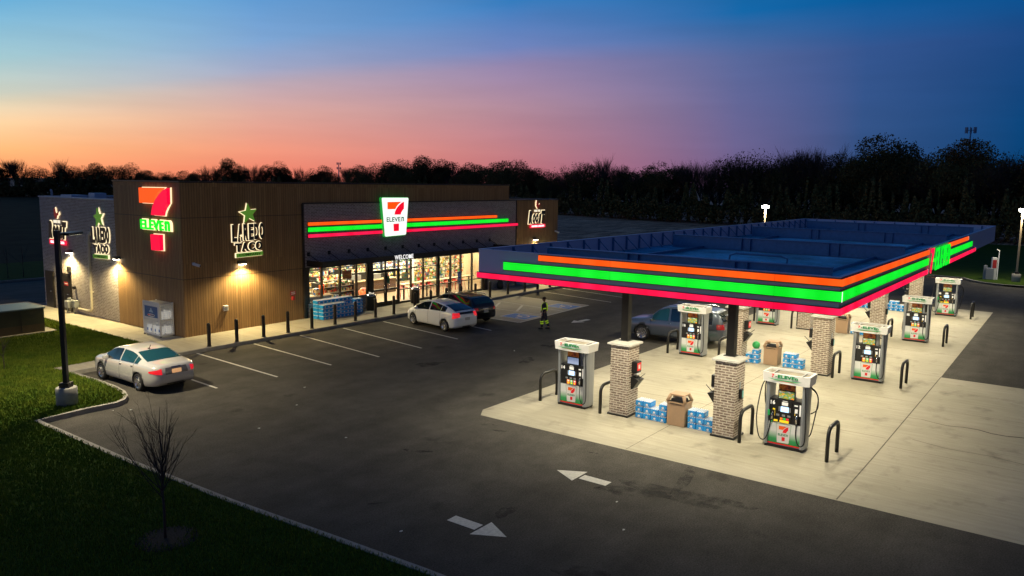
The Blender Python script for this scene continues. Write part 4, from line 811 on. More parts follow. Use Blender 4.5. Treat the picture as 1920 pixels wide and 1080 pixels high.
# ---- water packs
def pack_mats():
    n = NB('blue_wrap'); tcn = n.node('ShaderNodeTexCoord'); o = n.sep(tcn.outputs['Object'])
    a = n.noise(tcn.outputs['Object'], 14, 3); c = n.mix(n.mr(a, .35, .65, 0, 1), (.012, .24, .68), (.04, .40, .85)); return n.base(c, .25, .6)
M_wrap = pack_mats(); M_btl = mat('bottle_tops', (.8, .86, .9), .2, noise=.2, nscale=30)
def make_pack():
    b = MB(); b.bbox(-.2, .2, -.138, .138, .0, .182, M_wrap, .028)
    for i in range(6):
        for j in range(4): x, y = -.167 + i * .067, -.1 + j * .067; b.lathe([(.032, .178), (.028, .192), (.014, .2), (.014, .209)], M_btl, 6, (x, y))
    # wave-and-drop mark on both long faces and ends
    for y, s in ((-.1365, 1), (.1365, -1)):
        for x in (-.1, .1): b.add([(x + .035 * math.cos(k) * s, y, .08 + .035 * math.sin(k)) for k in [i * .785 for i in range(8)]], [tuple(range(8))], M_white)
    b.add([(-.2015, -.04 * math.cos(k), .085 + .035 * math.sin(k)) for k in [i * .785 for i in range(8)]], [tuple(range(8))], M_white)
    b.box(-.2025, -.2005, -.07, .07, .025, .038, M_white)
    return b.build('water_pack')
pack0 = make_pack(); pk = [0]
def pack(x, y, z, rz, label, group, j=.006):
    o = pack0 if pk[0] == 0 else pack0.copy()
    if pk[0]: COL.objects.link(o)
    pk[0] += 1; r = random.Random(pk[0]); o.location = (x + r.uniform(-j, j), y + r.uniform(-j, j), z); o.rotation_euler = (0, 0, rz + r.uniform(-.05, .05)); tag(o, label, 'water pack', group)
TIER = ['bottom', 'second', 'third', 'fourth', 'fifth', 'sixth']
def stacks(x, y0, dy, hs, where, group):
    for c, h in enumerate(hs):
        for t in range(h): pack(x, y0 - dy * c, .004 + t * .21, 0, 'blue water pack, %s tier, %s stack, %s' % ('top' if t == h - 1 else TIER[t], ORD[c], where), group)
stacks(23.38, 11.78, .285, (3, 3, 2, 3), 'left of the nearest island bin', 'water packs on the nearest island')
stacks(23.38, 9.9, .285, (3, 3, 2), 'right of the nearest island bin', 'water packs on the nearest island')
stacks(34.05, 11.9, .29, (2, 3), 'left of the second island bin', 'water packs on the second island')
stacks(34.2, 10.3, .29, (3, 3, 2), 'right of the second island bin', 'water packs on the second island')
stacks(44.4, 11.7, .29, (2, 2, 3), 'left of the third island bin', 'water packs on the third island'); stacks(44.5, 9.95, .29, (3, 2, 2), 'right of the third island bin', 'water packs on the third island')
stacks(54.8, 11.9, .3, (2, 3, 2, 3, 2, 2, 3, 3, 2), 'on the farthest island', 'water packs on the farthest island')
b = MB(); b.lathe([(.01, 0), (.1, .02), (.16, .09), (.175, .17), (.15, .26), (.08, .32), (.01, .335)], mat('green_ball', (.03, .38, .1), .35), 18); o = b.build('toy_ball', None, (34.05, 11.65, .64)); tag(o, 'bright green ball resting on the water packs of the second island', 'ball')
# big display by the shop wall
for c in range(9):
    for t in range(4 if c < 6 else 3): pack(28.15 + c * .285, 33.86 + .01 * c, Z + t * .21, R(90), 'blue water pack, %s tier, %s column, front row by the shop window' % (TIER[t], ORD[c]), 'water packs by the shop window')
for c in range(9):
    for t in range(5): pack(28.12 + c * .285, 34.3, Z + t * .21 + .0, R(90), 'blue water pack, %s tier, %s column, tall back row by the shop window' % (TIER[t], ORD[c]), 'water packs by the shop window')
for c in range(2):
    for t in range(4): pack(30.9 + c * .29, 34.3, Z + t * .21, R(90), 'blue water pack, %s tier, %s stack at the door end of the display' % (TIER[t], ORD[c]), 'water packs by the shop window')
# ---- storefront bollards
b = MB(); b.cyl(0, 0, 0, 1.0, .085, M_dark, 16); b.lathe([(.085, 1.0), (.083, 1.03), (.06, 1.07), (.02, 1.09)], M_dark, 16); b.cyl(0, 0, 0, .02, .11, M_dark, 16); bol0 = b.build('bollard')
BX = [20.15, 21.6, 23.1, 24.55, 26.05, 27.6, 29.05, 30.55, 32.0, 33.75, 35.15, 36.6, 38.0, 39.45, 41.0, 43.0, 45.0, 46.6, 48.2, 49.8, 51.4]
for i, x in enumerate(BX):
    o = bol0 if i == 0 else bol0.copy()
    if i: COL.objects.link(o)
    o.location = (x, 32.22, Z); tag(o, 'dark brown bollard on the storefront kerb, number %s from the left' % (ORD[i] if i < 20 else 'twenty-first'), 'bollard', 'bollards along the storefront kerb')
# ---- black bins at the shop door
def make_sbin():
    e = empty('round_bin', (0, 0, 0)); b = MB(); b.lathe([(.27, 0), (.29, .04), (.29, .84), (.3, .86)], M_black, 20); b.build('bin_body', e); b = MB(); b.lathe([(.3, .86), (.31, .9), (.27, .95), (.2, .98), (.12, .99)], M_chrome, 20)
    b.build('ash_lid', e); b = MB()
    for k_ in range(10): a = k_ * .63; b.tube([(.1 * math.cos(a), .1 * math.sin(a), .97), (.15 * math.cos(a + .5), .15 * math.sin(a + .5), 1.02 + .03 * (k_ % 3))], .02, M_stick, 5)
    b.build('rubbish', e); return e
s0 = make_sbin(); s0.location = (32.15, 34.25, Z); tag(s0, 'black round bin left of the shop door beside the water packs', 'litter bin', 'black bins by the shop door'); s1 = copy_tree(s0); s1.location = (35.95, 34.3, Z); tag(s1, 'black round bin right of the shop door under the windows', 'litter bin', 'black bins by the shop door')
# air hose stand, ice chests by the right brick
b = MB(); e = empty('gas_cylinder', (44.9, 34.35, Z), 0, 'black bulbous tank standing by the brick wall', 'tank'); b.lathe([(.16, 0), (.24, .08), (.26, .3), (.2, .5), (.08, .75), (.05, 1.2)], M_blackp, 16); b.build('tank_body', e); b = MB(); b.tube([(0, 0, 1.15), (.05, -.05, 1.3), (0, -.02, 1.4)], .03, M_chrome, 6); b.build('valve', e)
def ice(x, w, mt, label):
    e = empty('ice_chest', (x, 34.3, Z), 0, label, 'ice chest'); b = MB(); b.bbox(-w / 2, w / 2, -.45, .45, .05, 1.9, mt, .03); b.build('cabinet', e); b = MB(); b.bbox(-w / 2 + .08, -.02, -.49, -.451, .4, 1.8, M_white, .01); b.bbox(.02, w / 2 - .08, -.49, -.451, .4, 1.8, M_white, .01); d = b.build('door', e); b = MB(); b.tube([(-.08, -.5, 1.0), (-.08, -.54, 1.0), (-.08, -.54, 1.3), (-.08, -.5, 1.3)], .012, M_chrome, 6); b.build('handle', d)
ice(48.2, 1.7, M_white, 'white ice chest against the right end of the shop wall'); ice(50.4, 1.7, mat('pale_blue_paint', (.3, .42, .6), .4), 'pale blue ice chest right of the white one')
# accessible parking sign on a bollard
e = empty('parking_sign', (38.0, 32.4, Z), 0, 'blue and white accessible parking sign on a post before the window', 'sign'); b = MB(); b.box(-.025, .025, -.015, .015, 0, 1.2, M_silver); b.build('post', e); b = MB(); b.box(-.15, .15, -.03, -.018, 1.3 - .1, 2.0, M_white); b.box(-.12, .12, -.034, -.0305, 1.55, 1.95, M_adablue); b.box(-.02, .03, -.037, -.0345, 1.68, 1.85, M_white); b.box(-.05, .06, -.037, -.0345, 1.64, 1.68, M_white); b.box(-.1, .1, -.034, -.0305, 1.3, 1.36, mat('sign_green', (.02, .25, .08), .5)); b.build('sign_face', e)
# propane exchange cage
e = empty('gas_bottle_cage', (20.14, 36.5, Z), 0, 'white mesh gas bottle cage against the wood wall with a blue poster', 'cage'); W, D, H = .33, .74, 1.58

b = MB(); t_ = .032
for x in (-W, W):
    for y in (-D, D): b.box(x - t_, x + t_, y - t_, y + t_, .05, H + .06, M_white); b.box(x - .03, x + .03, y - .03, y + .03, 0, .05, M_black)
for z in (.09, .82, H):
    for y in (-D, D): b.box(-W + t_, W - t_, y - t_, y + t_, z - t_, z + t_, M_white)
    for x in (-W, W): b.box(x - t_, x + t_, -D + t_, D - t_, z - t_, z + t_, M_white)
b.box(-W - .0, -W + .03, -.02, .02, .1, .8, M_white); b.box(-W - .01, W + .01, -D - .01, D + .01, H + t_, H + .035, mat('cage_roof', (.55, .5, .38), .6)); b.box(-W - .035, -W - .022, -D, D, H - .02, H + .12, M_white)
b.box(W - .012, W - .004, -D + .03, D - .03, .1, H - .03, M_white); b.box(-W + .03, W - .03, D - .012, D - .004, .1, H - .03, M_white); b.box(-W + .03, W - .03, -D + .03, D - .03, .80, .815, M_white)  # white back and side panels added so the cage looks brightly lit
b.build('cage_frame', e)
M_mesh = mat('white_wire', (.85, .85, .86), .5)
b = MB()
for i in range(13): y = -D + .06 + i * .115; b.box(-W - .003, -W + .003, y, y + .016, .1, .8, M_mesh)
for i in range(6): x = -W + .06 + i * .1; b.box(x, x + .016, -D - .003, -D + .003, .1, H, M_mesh)
for i in range(14): z = .14 + i * .1; b.box(-W + .02, W - .02, -D - .006, -D - .001, z, z + .016, M_mesh)
for i in range(7): z = .14 + i * .1; b.box(-W - .006, -W - .001, -D + .02, D - .02, z, z + .006, M_mesh)
b.build('wire_mesh', e)
b = MB(); b.box(-W - .03, -W - .006, -D + .05, D - .05, .86, H - .04, M_white); b.box(-W - .034, -W - .0305, -D + .15, D - .15, .92, H - .12, mat('poster_blue', (.01, .11, .36), .4))
M0 = frame((-W - .0345, 0, 0), (0, -1, 0), (0, 0, 1))
b.prism([(.34 * math.cos(k * .4), 1.02 + .075 * math.sin(k * .4)) for k in range(16)], 0, .002, M_white, M0); b.prism([(-.3, 1.0), (-.12, 1.0), (-.12, 1.05), (-.3, 1.05)], .0025, .004, M_logo_r, M0); b.prism([(-.08, 1.0), (.28, 1.0), (.28, 1.05), (-.08, 1.05)], .0025, .004, mat('poster_navy', (.01, .03, .2), .4), M0)
b.prism([(-.2, 1.16), (.2, 1.16), (.12, 1.26), (.06, 1.27), (.05, 1.36), (-.05, 1.36), (-.06, 1.27), (-.12, 1.26)], 0, .002, mat('poster_sky', (.4, .6, .75), .4), M0); b.build('poster', e)
# gas bottles inside
b = MB(); b.lathe([(.1, 0), (.11, .03), (.15, .06), (.155, .3), (.12, .38), (.03, .4), (.03, .46)], M_stick, 12); b.lathe([(.1, .4), (.1, .48)], M_white, 10); b.box(-.157, -.15, -.05, .05, .12, .26, M_adablue); gb = b.build('gas_bottle'); first = True
for z in (.1, .86):
    for iy, y in enumerate((-.56, -.2, .16, .5)):
        for ix, x in enumerate((-.15, .16)):
            o = gb if first else gb.copy()
            if not first: COL.objects.link(o)
            first = False; o.location = (20.14 + x, 36.5 + y, Z + z); tag(o, 'pale gas bottle, %s cage shelf, %s row, %s from the wood corner' % ('lower' if z < .5 else 'upper', 'outer' if ix == 0 else 'inner', ORD[iy]), 'gas bottle', 'gas bottles in the cage on the %s shelf' % ('lower' if z < .5 else 'upper'))
# ---- shop interior furniture
def shelf(x, y, L, rz, label):
    e = empty('shelving_unit', (x, y, Z + .02), rz, label, 'shelves', 'shelving units in the shop'); b = MB()
    for s in (-1, 1): b.box(s * L / 2 - .02, s * L / 2 + .02, -.4, .4, 0, 1.55, M_blackp)
    b.box(-L / 2, L / 2, -.02, .02, 0, 1.55, M_blackp)
    for z in (.1, .5, .9, 1.25): b.box(-L / 2 + .02, L / 2 - .02, -.38, .38, z, z + .03, M_white)
    b.build('shelf_frame', e); b = MB(); r = random.Random(int(x * 10))
    for z in (.13, .53, .93, 1.28):
        for s in (-1, 1):
            p = -L / 2 + .05
            while p < L / 2 - .15: w = r.uniform(.07, .16); b.box(p, p + w, s * .36 if s < 0 else .08, -.08 if s < 0 else .36, z, z + r.uniform(.14, .27), M_goods); p += w + .01
    tag(b.build('shelf_goods', e), kind='stuff')
for i, (x, y) in enumerate([(29.6, 38.0), (29.8, 40.0), (33.4, 39.6), (33.6, 41.6), (31.5, 36.9), (37.2, 41.5)]): shelf(x, y, 2.6, 0, 'loaded shop shelving unit seen through the windows, ' + ['behind the water packs', 'deep behind the left windows', 'seen through the door', 'far back beyond the door', 'just left of the door', 'far back behind the counter'][i])
def cooler(x):
    e = empty('drinks_cooler', (x, 42.7, Z + .02), 0, None, 'cooler', 'drinks coolers along the back wall'); b = MB(); b.box(-.6, .6, -.1, .4, 0, 2.6, M_blackp); b.box(-.55, .55, -.115, -.101, 2.3, 2.55, em('cooler_head', (.8, .9, 1), 1.2)); b.build('cabinet', e); b = MB(); r = random.Random(int(x * 7))
    for z in range(6):
        for q in range(13): b.box(-.52 + q * .08, -.46 + q * .08, -.12, -.102, .2 + z * .35, .2 + z * .35 + r.uniform(.18, .28), M_goods)
    tag(b.build('bottles', e), kind='stuff'); return e
for i in range(13): tag(cooler(28.2 + i * 1.35), 'tall lit drinks cooler on the back wall, number %s from the left' % ORD[i])
for i in range(4): lamp('cooler_glow', 'AREA', (41.2 + i * 1.2, 42.3, 1.9), 22, (.85, .95, 1), None, 1, (R(90), 0, 0), sy=1.6)
def fridge_wall(x, i):
    e = empty('display_rack', (x, 38.4, Z + .02), 0, 'colourful packed display rack behind the right end windows, %s from the left' % ORD[i], 'rack', 'racks behind the right end windows'); b = MB(); b.box(-.5, .5, -.02, .3, 0, 2.5, M_white); b.build('rack_frame', e); b = MB(); r = random.Random(i + 50)
    for z in range(9):
        p = -.48
        while p < .4: w = r.uniform(.06, .18); b.box(p, p + w, -.16, -.02, .15 + z * .26, .15 + z * .26 + r.uniform(.12, .24), M_goods); p += w + .01
    tag(b.build('rack_goods', e), kind='stuff')
for i in range(5): fridge_wall(40.6 + i * 1.08, i)
M_lam = mat('laminate', (.5, .4, .26), .4); M_wdk = mat('dark_veneer', (.09, .05, .03), .5)
e = empty('service_counter', (36.6, 39.2, Z + .02), 0, 'long dark food counter with pale top behind the middle windows', 'counter'); b = MB(); b.box(-1.9, 2.2, -.35, .35, 0, .95, M_wdk); b.build('counter_body', e); b = MB(); b.bbox(-2.0, 2.3, -.42, .42, .95, 1.0, M_lam, .01); b.build('worktop', e); b = MB(); b.box(-1.6, 2.0, .2, .32, 1.0, 1.5, M_blackp); b.box(-1.5, -.9, -.2, .15, 1.0, 1.4, M_silver); b.box(.2, .9, -.2, .15, 1.0, 1.35, M_silver); b.build('equipment', e)
e = empty('checkout_counter', (29.4, 36.3, Z + .02), 0, 'checkout counter with till and small displays behind the left windows', 'counter'); b = MB(); b.box(-1.3, 1.2, -.3, .3, 0, .9, M_wdk); b.build('counter_body', e); b = MB(); b.bbox(-1.35, 1.25, -.35, .35, .9, .95, M_lam, .01); b.build('worktop', e); b = MB(); b.box(-.6, -.25, -.1, .2, .95, 1.3, M_blackp); b.box(.1, .4, -.25, .1, .95, 1.35, M_goods); b.box(.6, .75, -.2, .1, .95, 1.5, M_logo_o); b.box(-1.1, -.8, -.2, .1, .95, 1.2, M_white); b.build('till', e)
e = empty('menu_board', (36.8, 40.4, 2.5), 0, 'lit menu board hanging over the food counter', 'menu board'); b = MB(); b.box(-1.6, 1.6, -.04, .04, 0, .55, M_blackp); b.build('board', e); b = MB()
for i in range(4): b.box(-1.5 + i * .77, -.83 + i * .77, -.046, -.041, .06, .48, M_ad2)
b.build('menu_panel', e)
def stool(): 
    e = empty('bar_stool', (0, 0, 0)); b = MB(); Mr = mat('stool_red', (.55, .03, .02), .4); b.bbox(-.17, .17, -.17, .17, .66, .71, Mr, .02); b.build('seat', e)
    for sx in (-1, 1):
        for sy in (-1, 1): b = MB(); b.tube([(sx * .13, sy * .13, .66), (sx * .19, sy * .19, 0)], .015, Mr, 6); b.build('leg', e)
    b = MB(); b.box(-.17, .17, .15, .17, .7, .98, Mr); b.build('backrest', e); return e
st0 = stool()
for i, x in enumerate([36.5, 37.05, 37.75, 38.9, 39.4, 40.5, 41.1, 42.2, 42.7]):
    o = st0 if i == 0 else copy_tree(st0); o.location = (x, 36.15 + .15 * (i % 2), Z + .02); tag(o, 'red metal bar stool inside the right windows, %s from the left' % ORD[i], 'stool', 'red bar stools inside the shop windows')
e = empty('window_bar', (39.6, 35.65, Z + .02), 0, 'long high bar table just inside the right windows', 'table'); b = MB(); b.bbox(-3.6, 3.6, -.25, .25, 1.0, 1.05, M_lam, .01); b.build('tabletop', e)
for q in (-3.3, -1.1, 1.1, 3.3): b = MB(); b.box(q - .04, q + .04, -.04, .04, 0, 1.0, M_blackp); b.build('leg', e)
e = empty('display_bin', (33.7, 36.4, Z + .02), 0, 'orange promotional dump bin just inside the shop door', 'display'); b = MB(); b.lathe([(.35, 0), (.45, .8)], M_logo_o, 10); b.build('bin_body', e); b = MB(); b.lathe([(.43, .78), (.3, .95), (.05, 1.0)], M_goods, 10); b.build('bin_goods', e)
b = MB(); b.box(35.35, 35.85, Y0 + .045, Y0 + .049, 1.55, 2.05, M_ad2); o = sp(b, 'window_poster'); b = MB(); b.box(33.98, 34.3, Y0 + .045, Y0 + .049, 1.5, 1.95, M_logo_g); sp(b, 'window_poster')
b = MB(); b.box(30.5, 31.2, Y0 + .045, Y0 + .049, 2.1, 2.6, M_ad1); sp(b, 'window_poster')
# ================================================================== YARD OBJECTS
# transformer cabinet
e = empty('transformer_cabinet', (14.9, 42.15, Z), 0, 'dark green electrical cabinet on a concrete slab on the lawn', 'cabinet'); b = MB(); b.box(-3.0, 2.5, -1.1, 1.4, -.1, .06, M_kerb); b.build('slab', e)
M_cab = mat('cabinet_green', (.02, .026, .016), .45, .1, noise=.15, nscale=2); M_cabl = mat('cabinet_lower', (.05, .035, .014), .6, noise=.3, nscale=3)
b = MB(); b.box(-2.4, 2.0, -.9, 1.1, .061, .45, M_cabl); b.box(-2.4, 2.0, -.9, 1.1, .4502, 1.2, M_cab); b.build('cabinet_body', e); b = MB(); b.bbox(-2.45, 2.05, -.95, 1.15, 1.2, 1.27, mat('cabinet_lid', (.08, .13, .16), .45, .2), .02); b.build('lid', e)
b = MB(); b.box(-1.05, -.75, -.92, -.901, .72, .98, M_blackp); b.cyl(0, 0, 0, .02, .07, M_white, 10, frame((-.88, -.921, .88), (1, 0, 0), (0, 0, 1))); b.box(-.95, -.8, -.925, -.9205, .72, .76, M_white); b.box(.95, .97, -.912, -.901, .1, 1.15, M_blackp); b.box(-1.4, -1.38, -.912, -.901, .1, 1.15, M_blackp); b.build('door_fitting', e)
b = MB(); b.box(12.9, 13.5, 38.1, 38.7, Z - .02, Z + .05, M_silver); o = b.build('utility_cover'); tag(o, 'square grey utility cover set in the grass at the left edge', 'utility cover')
# lamp posts
def lamp_post(x, y, H, baseh, rz, lit, label, p=900, arm=1.3, heads=1, spot=True, zb=.0, base_r=.33, tint=None):
    e = empty('street_lamp', (x, y, zb), rz, label, 'lamp post'); b = MB(); b.lathe([(base_r, -.05), (base_r, baseh - .03), (base_r - .03, baseh)], mat('lamp_base_concrete', (.3, .29, .26), .85, noise=.2, nscale=5), 24); b.build('concrete_base', e)
    b = MB(); b.box(-.16, .16, -.16, .16, baseh, baseh + .16, M_dark); b.box(-.07, .07, -.07, .07, baseh + .16, H, M_dark if tint is None else tint); b.box(-.075, .075, -.075, .075, H, H + .03, M_dark); b.build('pole', e)
    for k in range(heads):
        s = 1 if k == 0 else -1; b = MB(); b.box(min(0, s * .5), max(0, s * .5), -.035, .035, H - .14, H - .07, M_dark); b.bbox(min(s * .35, s * arm), max(s * .35, s * arm), -.2, .2, H - .16, H - .07, M_dark, .02); h = b.build('lamp_head', e)
        b = MB(); b.box(min(s * .5, s * (arm - .06)), max(s * .5, s * (arm - .06)), -.16, .16, H - .1635, H - .1602, lit); b.build('lens', h)
        if lit.name.startswith('lens_far'): b = MB(); b.lathe([(.08, H - .2), (.2, H - .17), (.3, H - .06), (.27, H + .04), (.1, H + .08)], lit, 18, (0, 0)); b.build('glow_ball', h)  # glowing ball added round the pole top to stand for lamp glare
        lamp('street_lamp_light', 'SPOT', (s * (arm * .7), 0, H - .22), p, (1, .86, .58), e, .15, spot=R(156), blend=.6)
    return e
lamp_post(11.78, 27.42, 6.0, .75, R(38), em('lens_near', (1, .9, .65), 6), 'dark square lamp post on a round concrete base in the left lawn', 2300, zb=Z - .15, tint=M_dark)
M_pl = mat('lit_pole', (.3, .24, .16), .5)
lamp_post(66.1, 22.5, 6.15, .75, R(215), em('lens_far', (1, .93, .75), 60), 'lit lamp post beyond the middle of the canopy', 700, tint=M_pl, heads=1, arm=.5)
lamp_post(78.2, 5.0, 6.2, .8, R(195), M_lens2 if False else MATS['lens_far'], 'lit lamp post on the far right island with a grey round base', 1100, tint=M_pl, arm=.5)
for (x, y, z) in ((66.1, 22.5, 6.05), (78.2, 5.0, 6.1)):
    pass
# air pump station on the island
e = empty('air_pump', (78.6, 7.0, .13), R(15), 'grey air pump station with red sign on the far right island', 'air pump'); b = MB(); b.bbox(-.25, .25, -.3, .3, 0, 1.0, M_silver, .03); b.build('base_block', e); b = MB(); b.bbox(-.2, .2, -.5, -.1, 0, 1.9, M_white, .03); b.box(-.206, -.2005, -.45, -.15, 1.0, 1.7, M_redsign); b.build('machine', e); b = MB(); b.tube([(0, -.6, 0), (0, -.6, 2.2), (0, -.6, 2.5), (0, -.4, 2.6)], .03, M_stick, 6); b.build('hose_arm', e); b = MB(); b.bbox(-.1, .1, .2, .45, 0, 1.2, M_silver, .02); b.build('post', e)
# ================================================================== CARS
def interp(tab, x): return float(np.interp(x, [a for a, _ in tab], [c for _, c in tab]))
def smooth_tab(tab, n=90, k=2):
    xs = np.linspace(tab[0][0], tab[-1][0], n); ys = np.interp(xs, [a for a, _ in tab], [c for _, c in tab])
    for _ in range(k): y2 = ys.copy(); y2[1:-1] = (ys[:-2] + 2 * ys[1:-1] + ys[2:]) / 4; ys = y2
    return list(zip(xs.tolist(), ys.tolist()))
def make_car(name, sp_, loc, rz, label, cat='car'):
    """local: +x forward, origin on the ground under the middle"""
    e = empty(name, loc, rz, label, cat); L, W = sp_['L'], sp_['W'] / 2; paint = sp_['paint']; top = smooth_tab(sp_['top']); belt = smooth_tab(sp_['belt']); bot = smooth_tab(sp_['bot']); wid = smooth_tab(sp_['wid']); rw = smooth_tab(sp_['roofw'])
    crown = .05
    def ring(x):
        zt, zb, zl, w, r = interp(top, x), interp(bot, x), interp(belt, x), interp(wid, x) * W, interp(rw, x) * W; zl = min(zl, zt - .025); h = zl - zb; r = min(r, w * .96)
        P = [(0, zb), (w * .8, zb), (w * .94, zb + .04), (w * .985, zb + .16 * h), (w, zb + .42 * h), (w * .995, zb + .68 * h), (w * .97, zb + .9 * h), (w * .935, zl)]
        yb, z0 = w * .935, zl; z1 = zt - crown * .9
        for f in (.25, .5, .75): P.append((yb + (r - yb) * (f ** 1.15), z0 + (z1 - z0) * f))
        P += [(r, z1), (r * .93, zt - crown * .45), (r * .72, zt - crown * .18), (r * .38, zt - .008), (0, zt)]
        return P
    xs = np.concatenate([[-L / 2, -L / 2 + .03, -L / 2 + .07], np.linspace(-L / 2 + .12, L / 2 - .12, 64), [L / 2 - .07, L / 2 - .03, L / 2]])
    rings = []
    for x in xs: P = ring(x); rings.append([(x, y, z) for y, z in P] + [(x, -y, z) for y, z in P[-2:0:-1]])
    m = len(rings[0]); V = [p for r_ in rings for p in r_]; F = [(i * m + k, (i + 1) * m + k, (i + 1) * m + (k + 1) % m, i * m + (k + 1) % m) for i in range(len(rings) - 1) for k in range(m)]
    F += [tuple(range(m)), tuple(range((len(rings) - 1) * m, len(rings) * m))[::-1]]
    b = MB(); b.add(V, F, paint, None, True); body = b.build('body', e); me = body.data; me.materials.append(M_blackp)
    bm = bmesh.new(); bm.from_mesh(me); bmesh.ops.recalc_face_normals(bm, faces=bm.faces[:]); bm.to_mesh(me); bm.free()
    r = sp_['r']; axles = sp_['axles']; cut = MB()
    for ax in axles:
        for s in (-1, 1): n = 28; cut.add([(ax + (r + .055) * math.cos(2 * math.pi * k / n), y, r + (r + .055) * math.sin(2 * math.pi * k / n)) for y in ((W - .27) * s, (W + .2) * s) for k in range(n)], [tuple(range(n)), tuple(range(n, 2 * n))[::-1]] + [(k, n + k, n + (k + 1) % n, (k + 1) % n) for k in range(n)], M_blackp)
    co_ = cut.build('cut'); bm = bmesh.new(); bm.from_mesh(co_.data); bmesh.ops.recalc_face_normals(bm, faces=bm.faces[:]); bm.to_mesh(co_.data); bm.free()
    bvh = BVHTree.FromPolygons([v.co for v in me.vertices], [p.vertices for p in me.polygons])
    co_.parent = e; md = body.modifiers.new('b', 'BOOLEAN'); md.object = co_; md.operation = 'DIFFERENCE'; md.solver = 'EXACT'
    bpy.context.view_layer.update(); dg = bpy.context.evaluated_depsgraph_get(); nm = bpy.data.meshes.new_from_object(body.evaluated_get(dg)); body.modifiers.clear(); body.data = nm; cm = co_.data; bpy.data.objects.remove(co_); 
    for p in nm.polygons:
        c = p.center
        for ax in axles:
            if (abs(math.hypot(c.x - ax, c.z - r) - (r + .055)) < .012 and abs(p.normal.y) < .4) or (abs(abs(c.y) - (W - .27)) < .003 and abs(p.normal.y) > .95 and math.hypot(c.x - ax, c.z - r) < r + .05): p.material_index = 1; p.use_smooth = False
        if c.z < .24 + sp_.get('skirt', 0) and p.normal.z < -.3: p.material_index = 1
    if len(nm.materials) < 2: nm.materials.append(M_blackp)
    # underbody
    # glass: grids sampled on the same surface
    def side_pt(x, f, s, off=.008):
        P = ring(x); (ya, za), (yb, zb_) = P[7], P[11]; 
        # follow polyline P[7..11]
        u = f * 4; i = min(int(u), 3); q = u - i; y = P[7 + i][0] * (1 - q) + P[8 + i][0] * q; z = P[7 + i][1] * (1 - q) + P[8 + i][1] * q
        return (x, s * (y + off), z + off * .3)
    for (x0, x1, mt) in sp_['side_glass']:
        for s in (-1, 1):
            b = MB(); N = 14; g = []
            for i in range(N + 1):
                x = x0 + (x1 - x0) * i / N; P = ring(x); hgt = P[11][1] - P[7][1]
                f0, f1 = .03 + .02, max(.06, .93 if hgt > .12 else .5)
                g.append([side_pt(x, f0 + (f1 - f0) * j / 5, s) for j in range(6)])
            g = [q for q in g if q[5][2] - q[0][2] > .03]
            if len(g) < 2: continue
            vs = [p for q in g for p in q]; fs = [(i * 6 + j, i * 6 + j + 1, (i + 1) * 6 + j + 1, (i + 1) * 6 + j) if s > 0 else (i * 6 + j, (i + 1) * 6 + j, (i + 1) * 6 + j + 1, i * 6 + j + 1) for i in range(len(g) - 1) for j in range(5)]
            b.add(vs, fs, mt, None, True); b.build('side_window', e)
            if sp_.get('trim'):
                b = MB(); b.tube([(x, y + s * .006, z) for x, y, z in [q[0] for q in g]], .008, sp_['trim'], 4); b.tube([(x, y + s * .006, z) for x, y, z in [q[5] for q in g]], .007, sp_['trim'], 4); b.build('window_trim', e)
    def top_patch(nm, x0, x1, inset0, inset1, mt, off=.007):
        b = MB(); N, K = 12, 12; g = []
        for i in range(N + 1):
            x = x0 + (x1 - x0) * i / N; ins = inset0 + (inset1 - inset0) * i / N; P = ring(x); yy = [q[0] for q in P[11:]][::-1]; zz = [q[1] for q in P[11:]][::-1]; r_ = P[11][0] - ins; row = []
            for k in range(K + 1): y = -r_ + 2 * r_ * k / K; row.append((x, y, float(np.interp(abs(y), yy, zz)) + off))
            g.append(row)
        vs = [p for q in g for p in q]; K1 = K + 1; sgn = 1 if x1 > x0 else -1
        b.add(vs, [(i * K1 + k, (i + 1) * K1 + k, (i + 1) * K1 + k + 1, i * K1 + k + 1) for i in range(N) for k in range(K)], mt, None, True); return b.build(nm, e)
    for q in sp_['top_glass']: top_patch(*q)
    # wraps projected from outside
    def wrap(nm, ax, ay, a0, a1, z0, z1, mt, off=.01, N=12, K=5, shape=None, parent=None):
        b = MB(); g = []
        for i in range(N + 1):
            a = a0 + (a1 - a0) * i / N; row = []
            for k in range(K + 1):
                lo, hi = (z0, z1) if shape is None else shape(i / N, z0, z1); z = lo + (hi - lo) * k / K; d = Vector((math.cos(a), math.sin(a), 0)); o = Vector((ax, ay, z)) + d * 4; h = bvh.ray_cast(o, -d)
                p = h[0] if h[0] is not None else Vector((ax, ay, z)); row.append(tuple(p + d * off))
            g.append(row)
        K1 = K + 1; b.add([p for q in g for p in q], [(i * K1 + k, (i + 1) * K1 + k, (i + 1) * K1 + k + 1, i * K1 + k + 1) for i in range(N) for k in range(K)], mt, None, True); return b.build(nm, parent or e)
    for q in sp_['wraps']: wrap(*q[:8], **(q[8] if len(q) > 8 else {}))
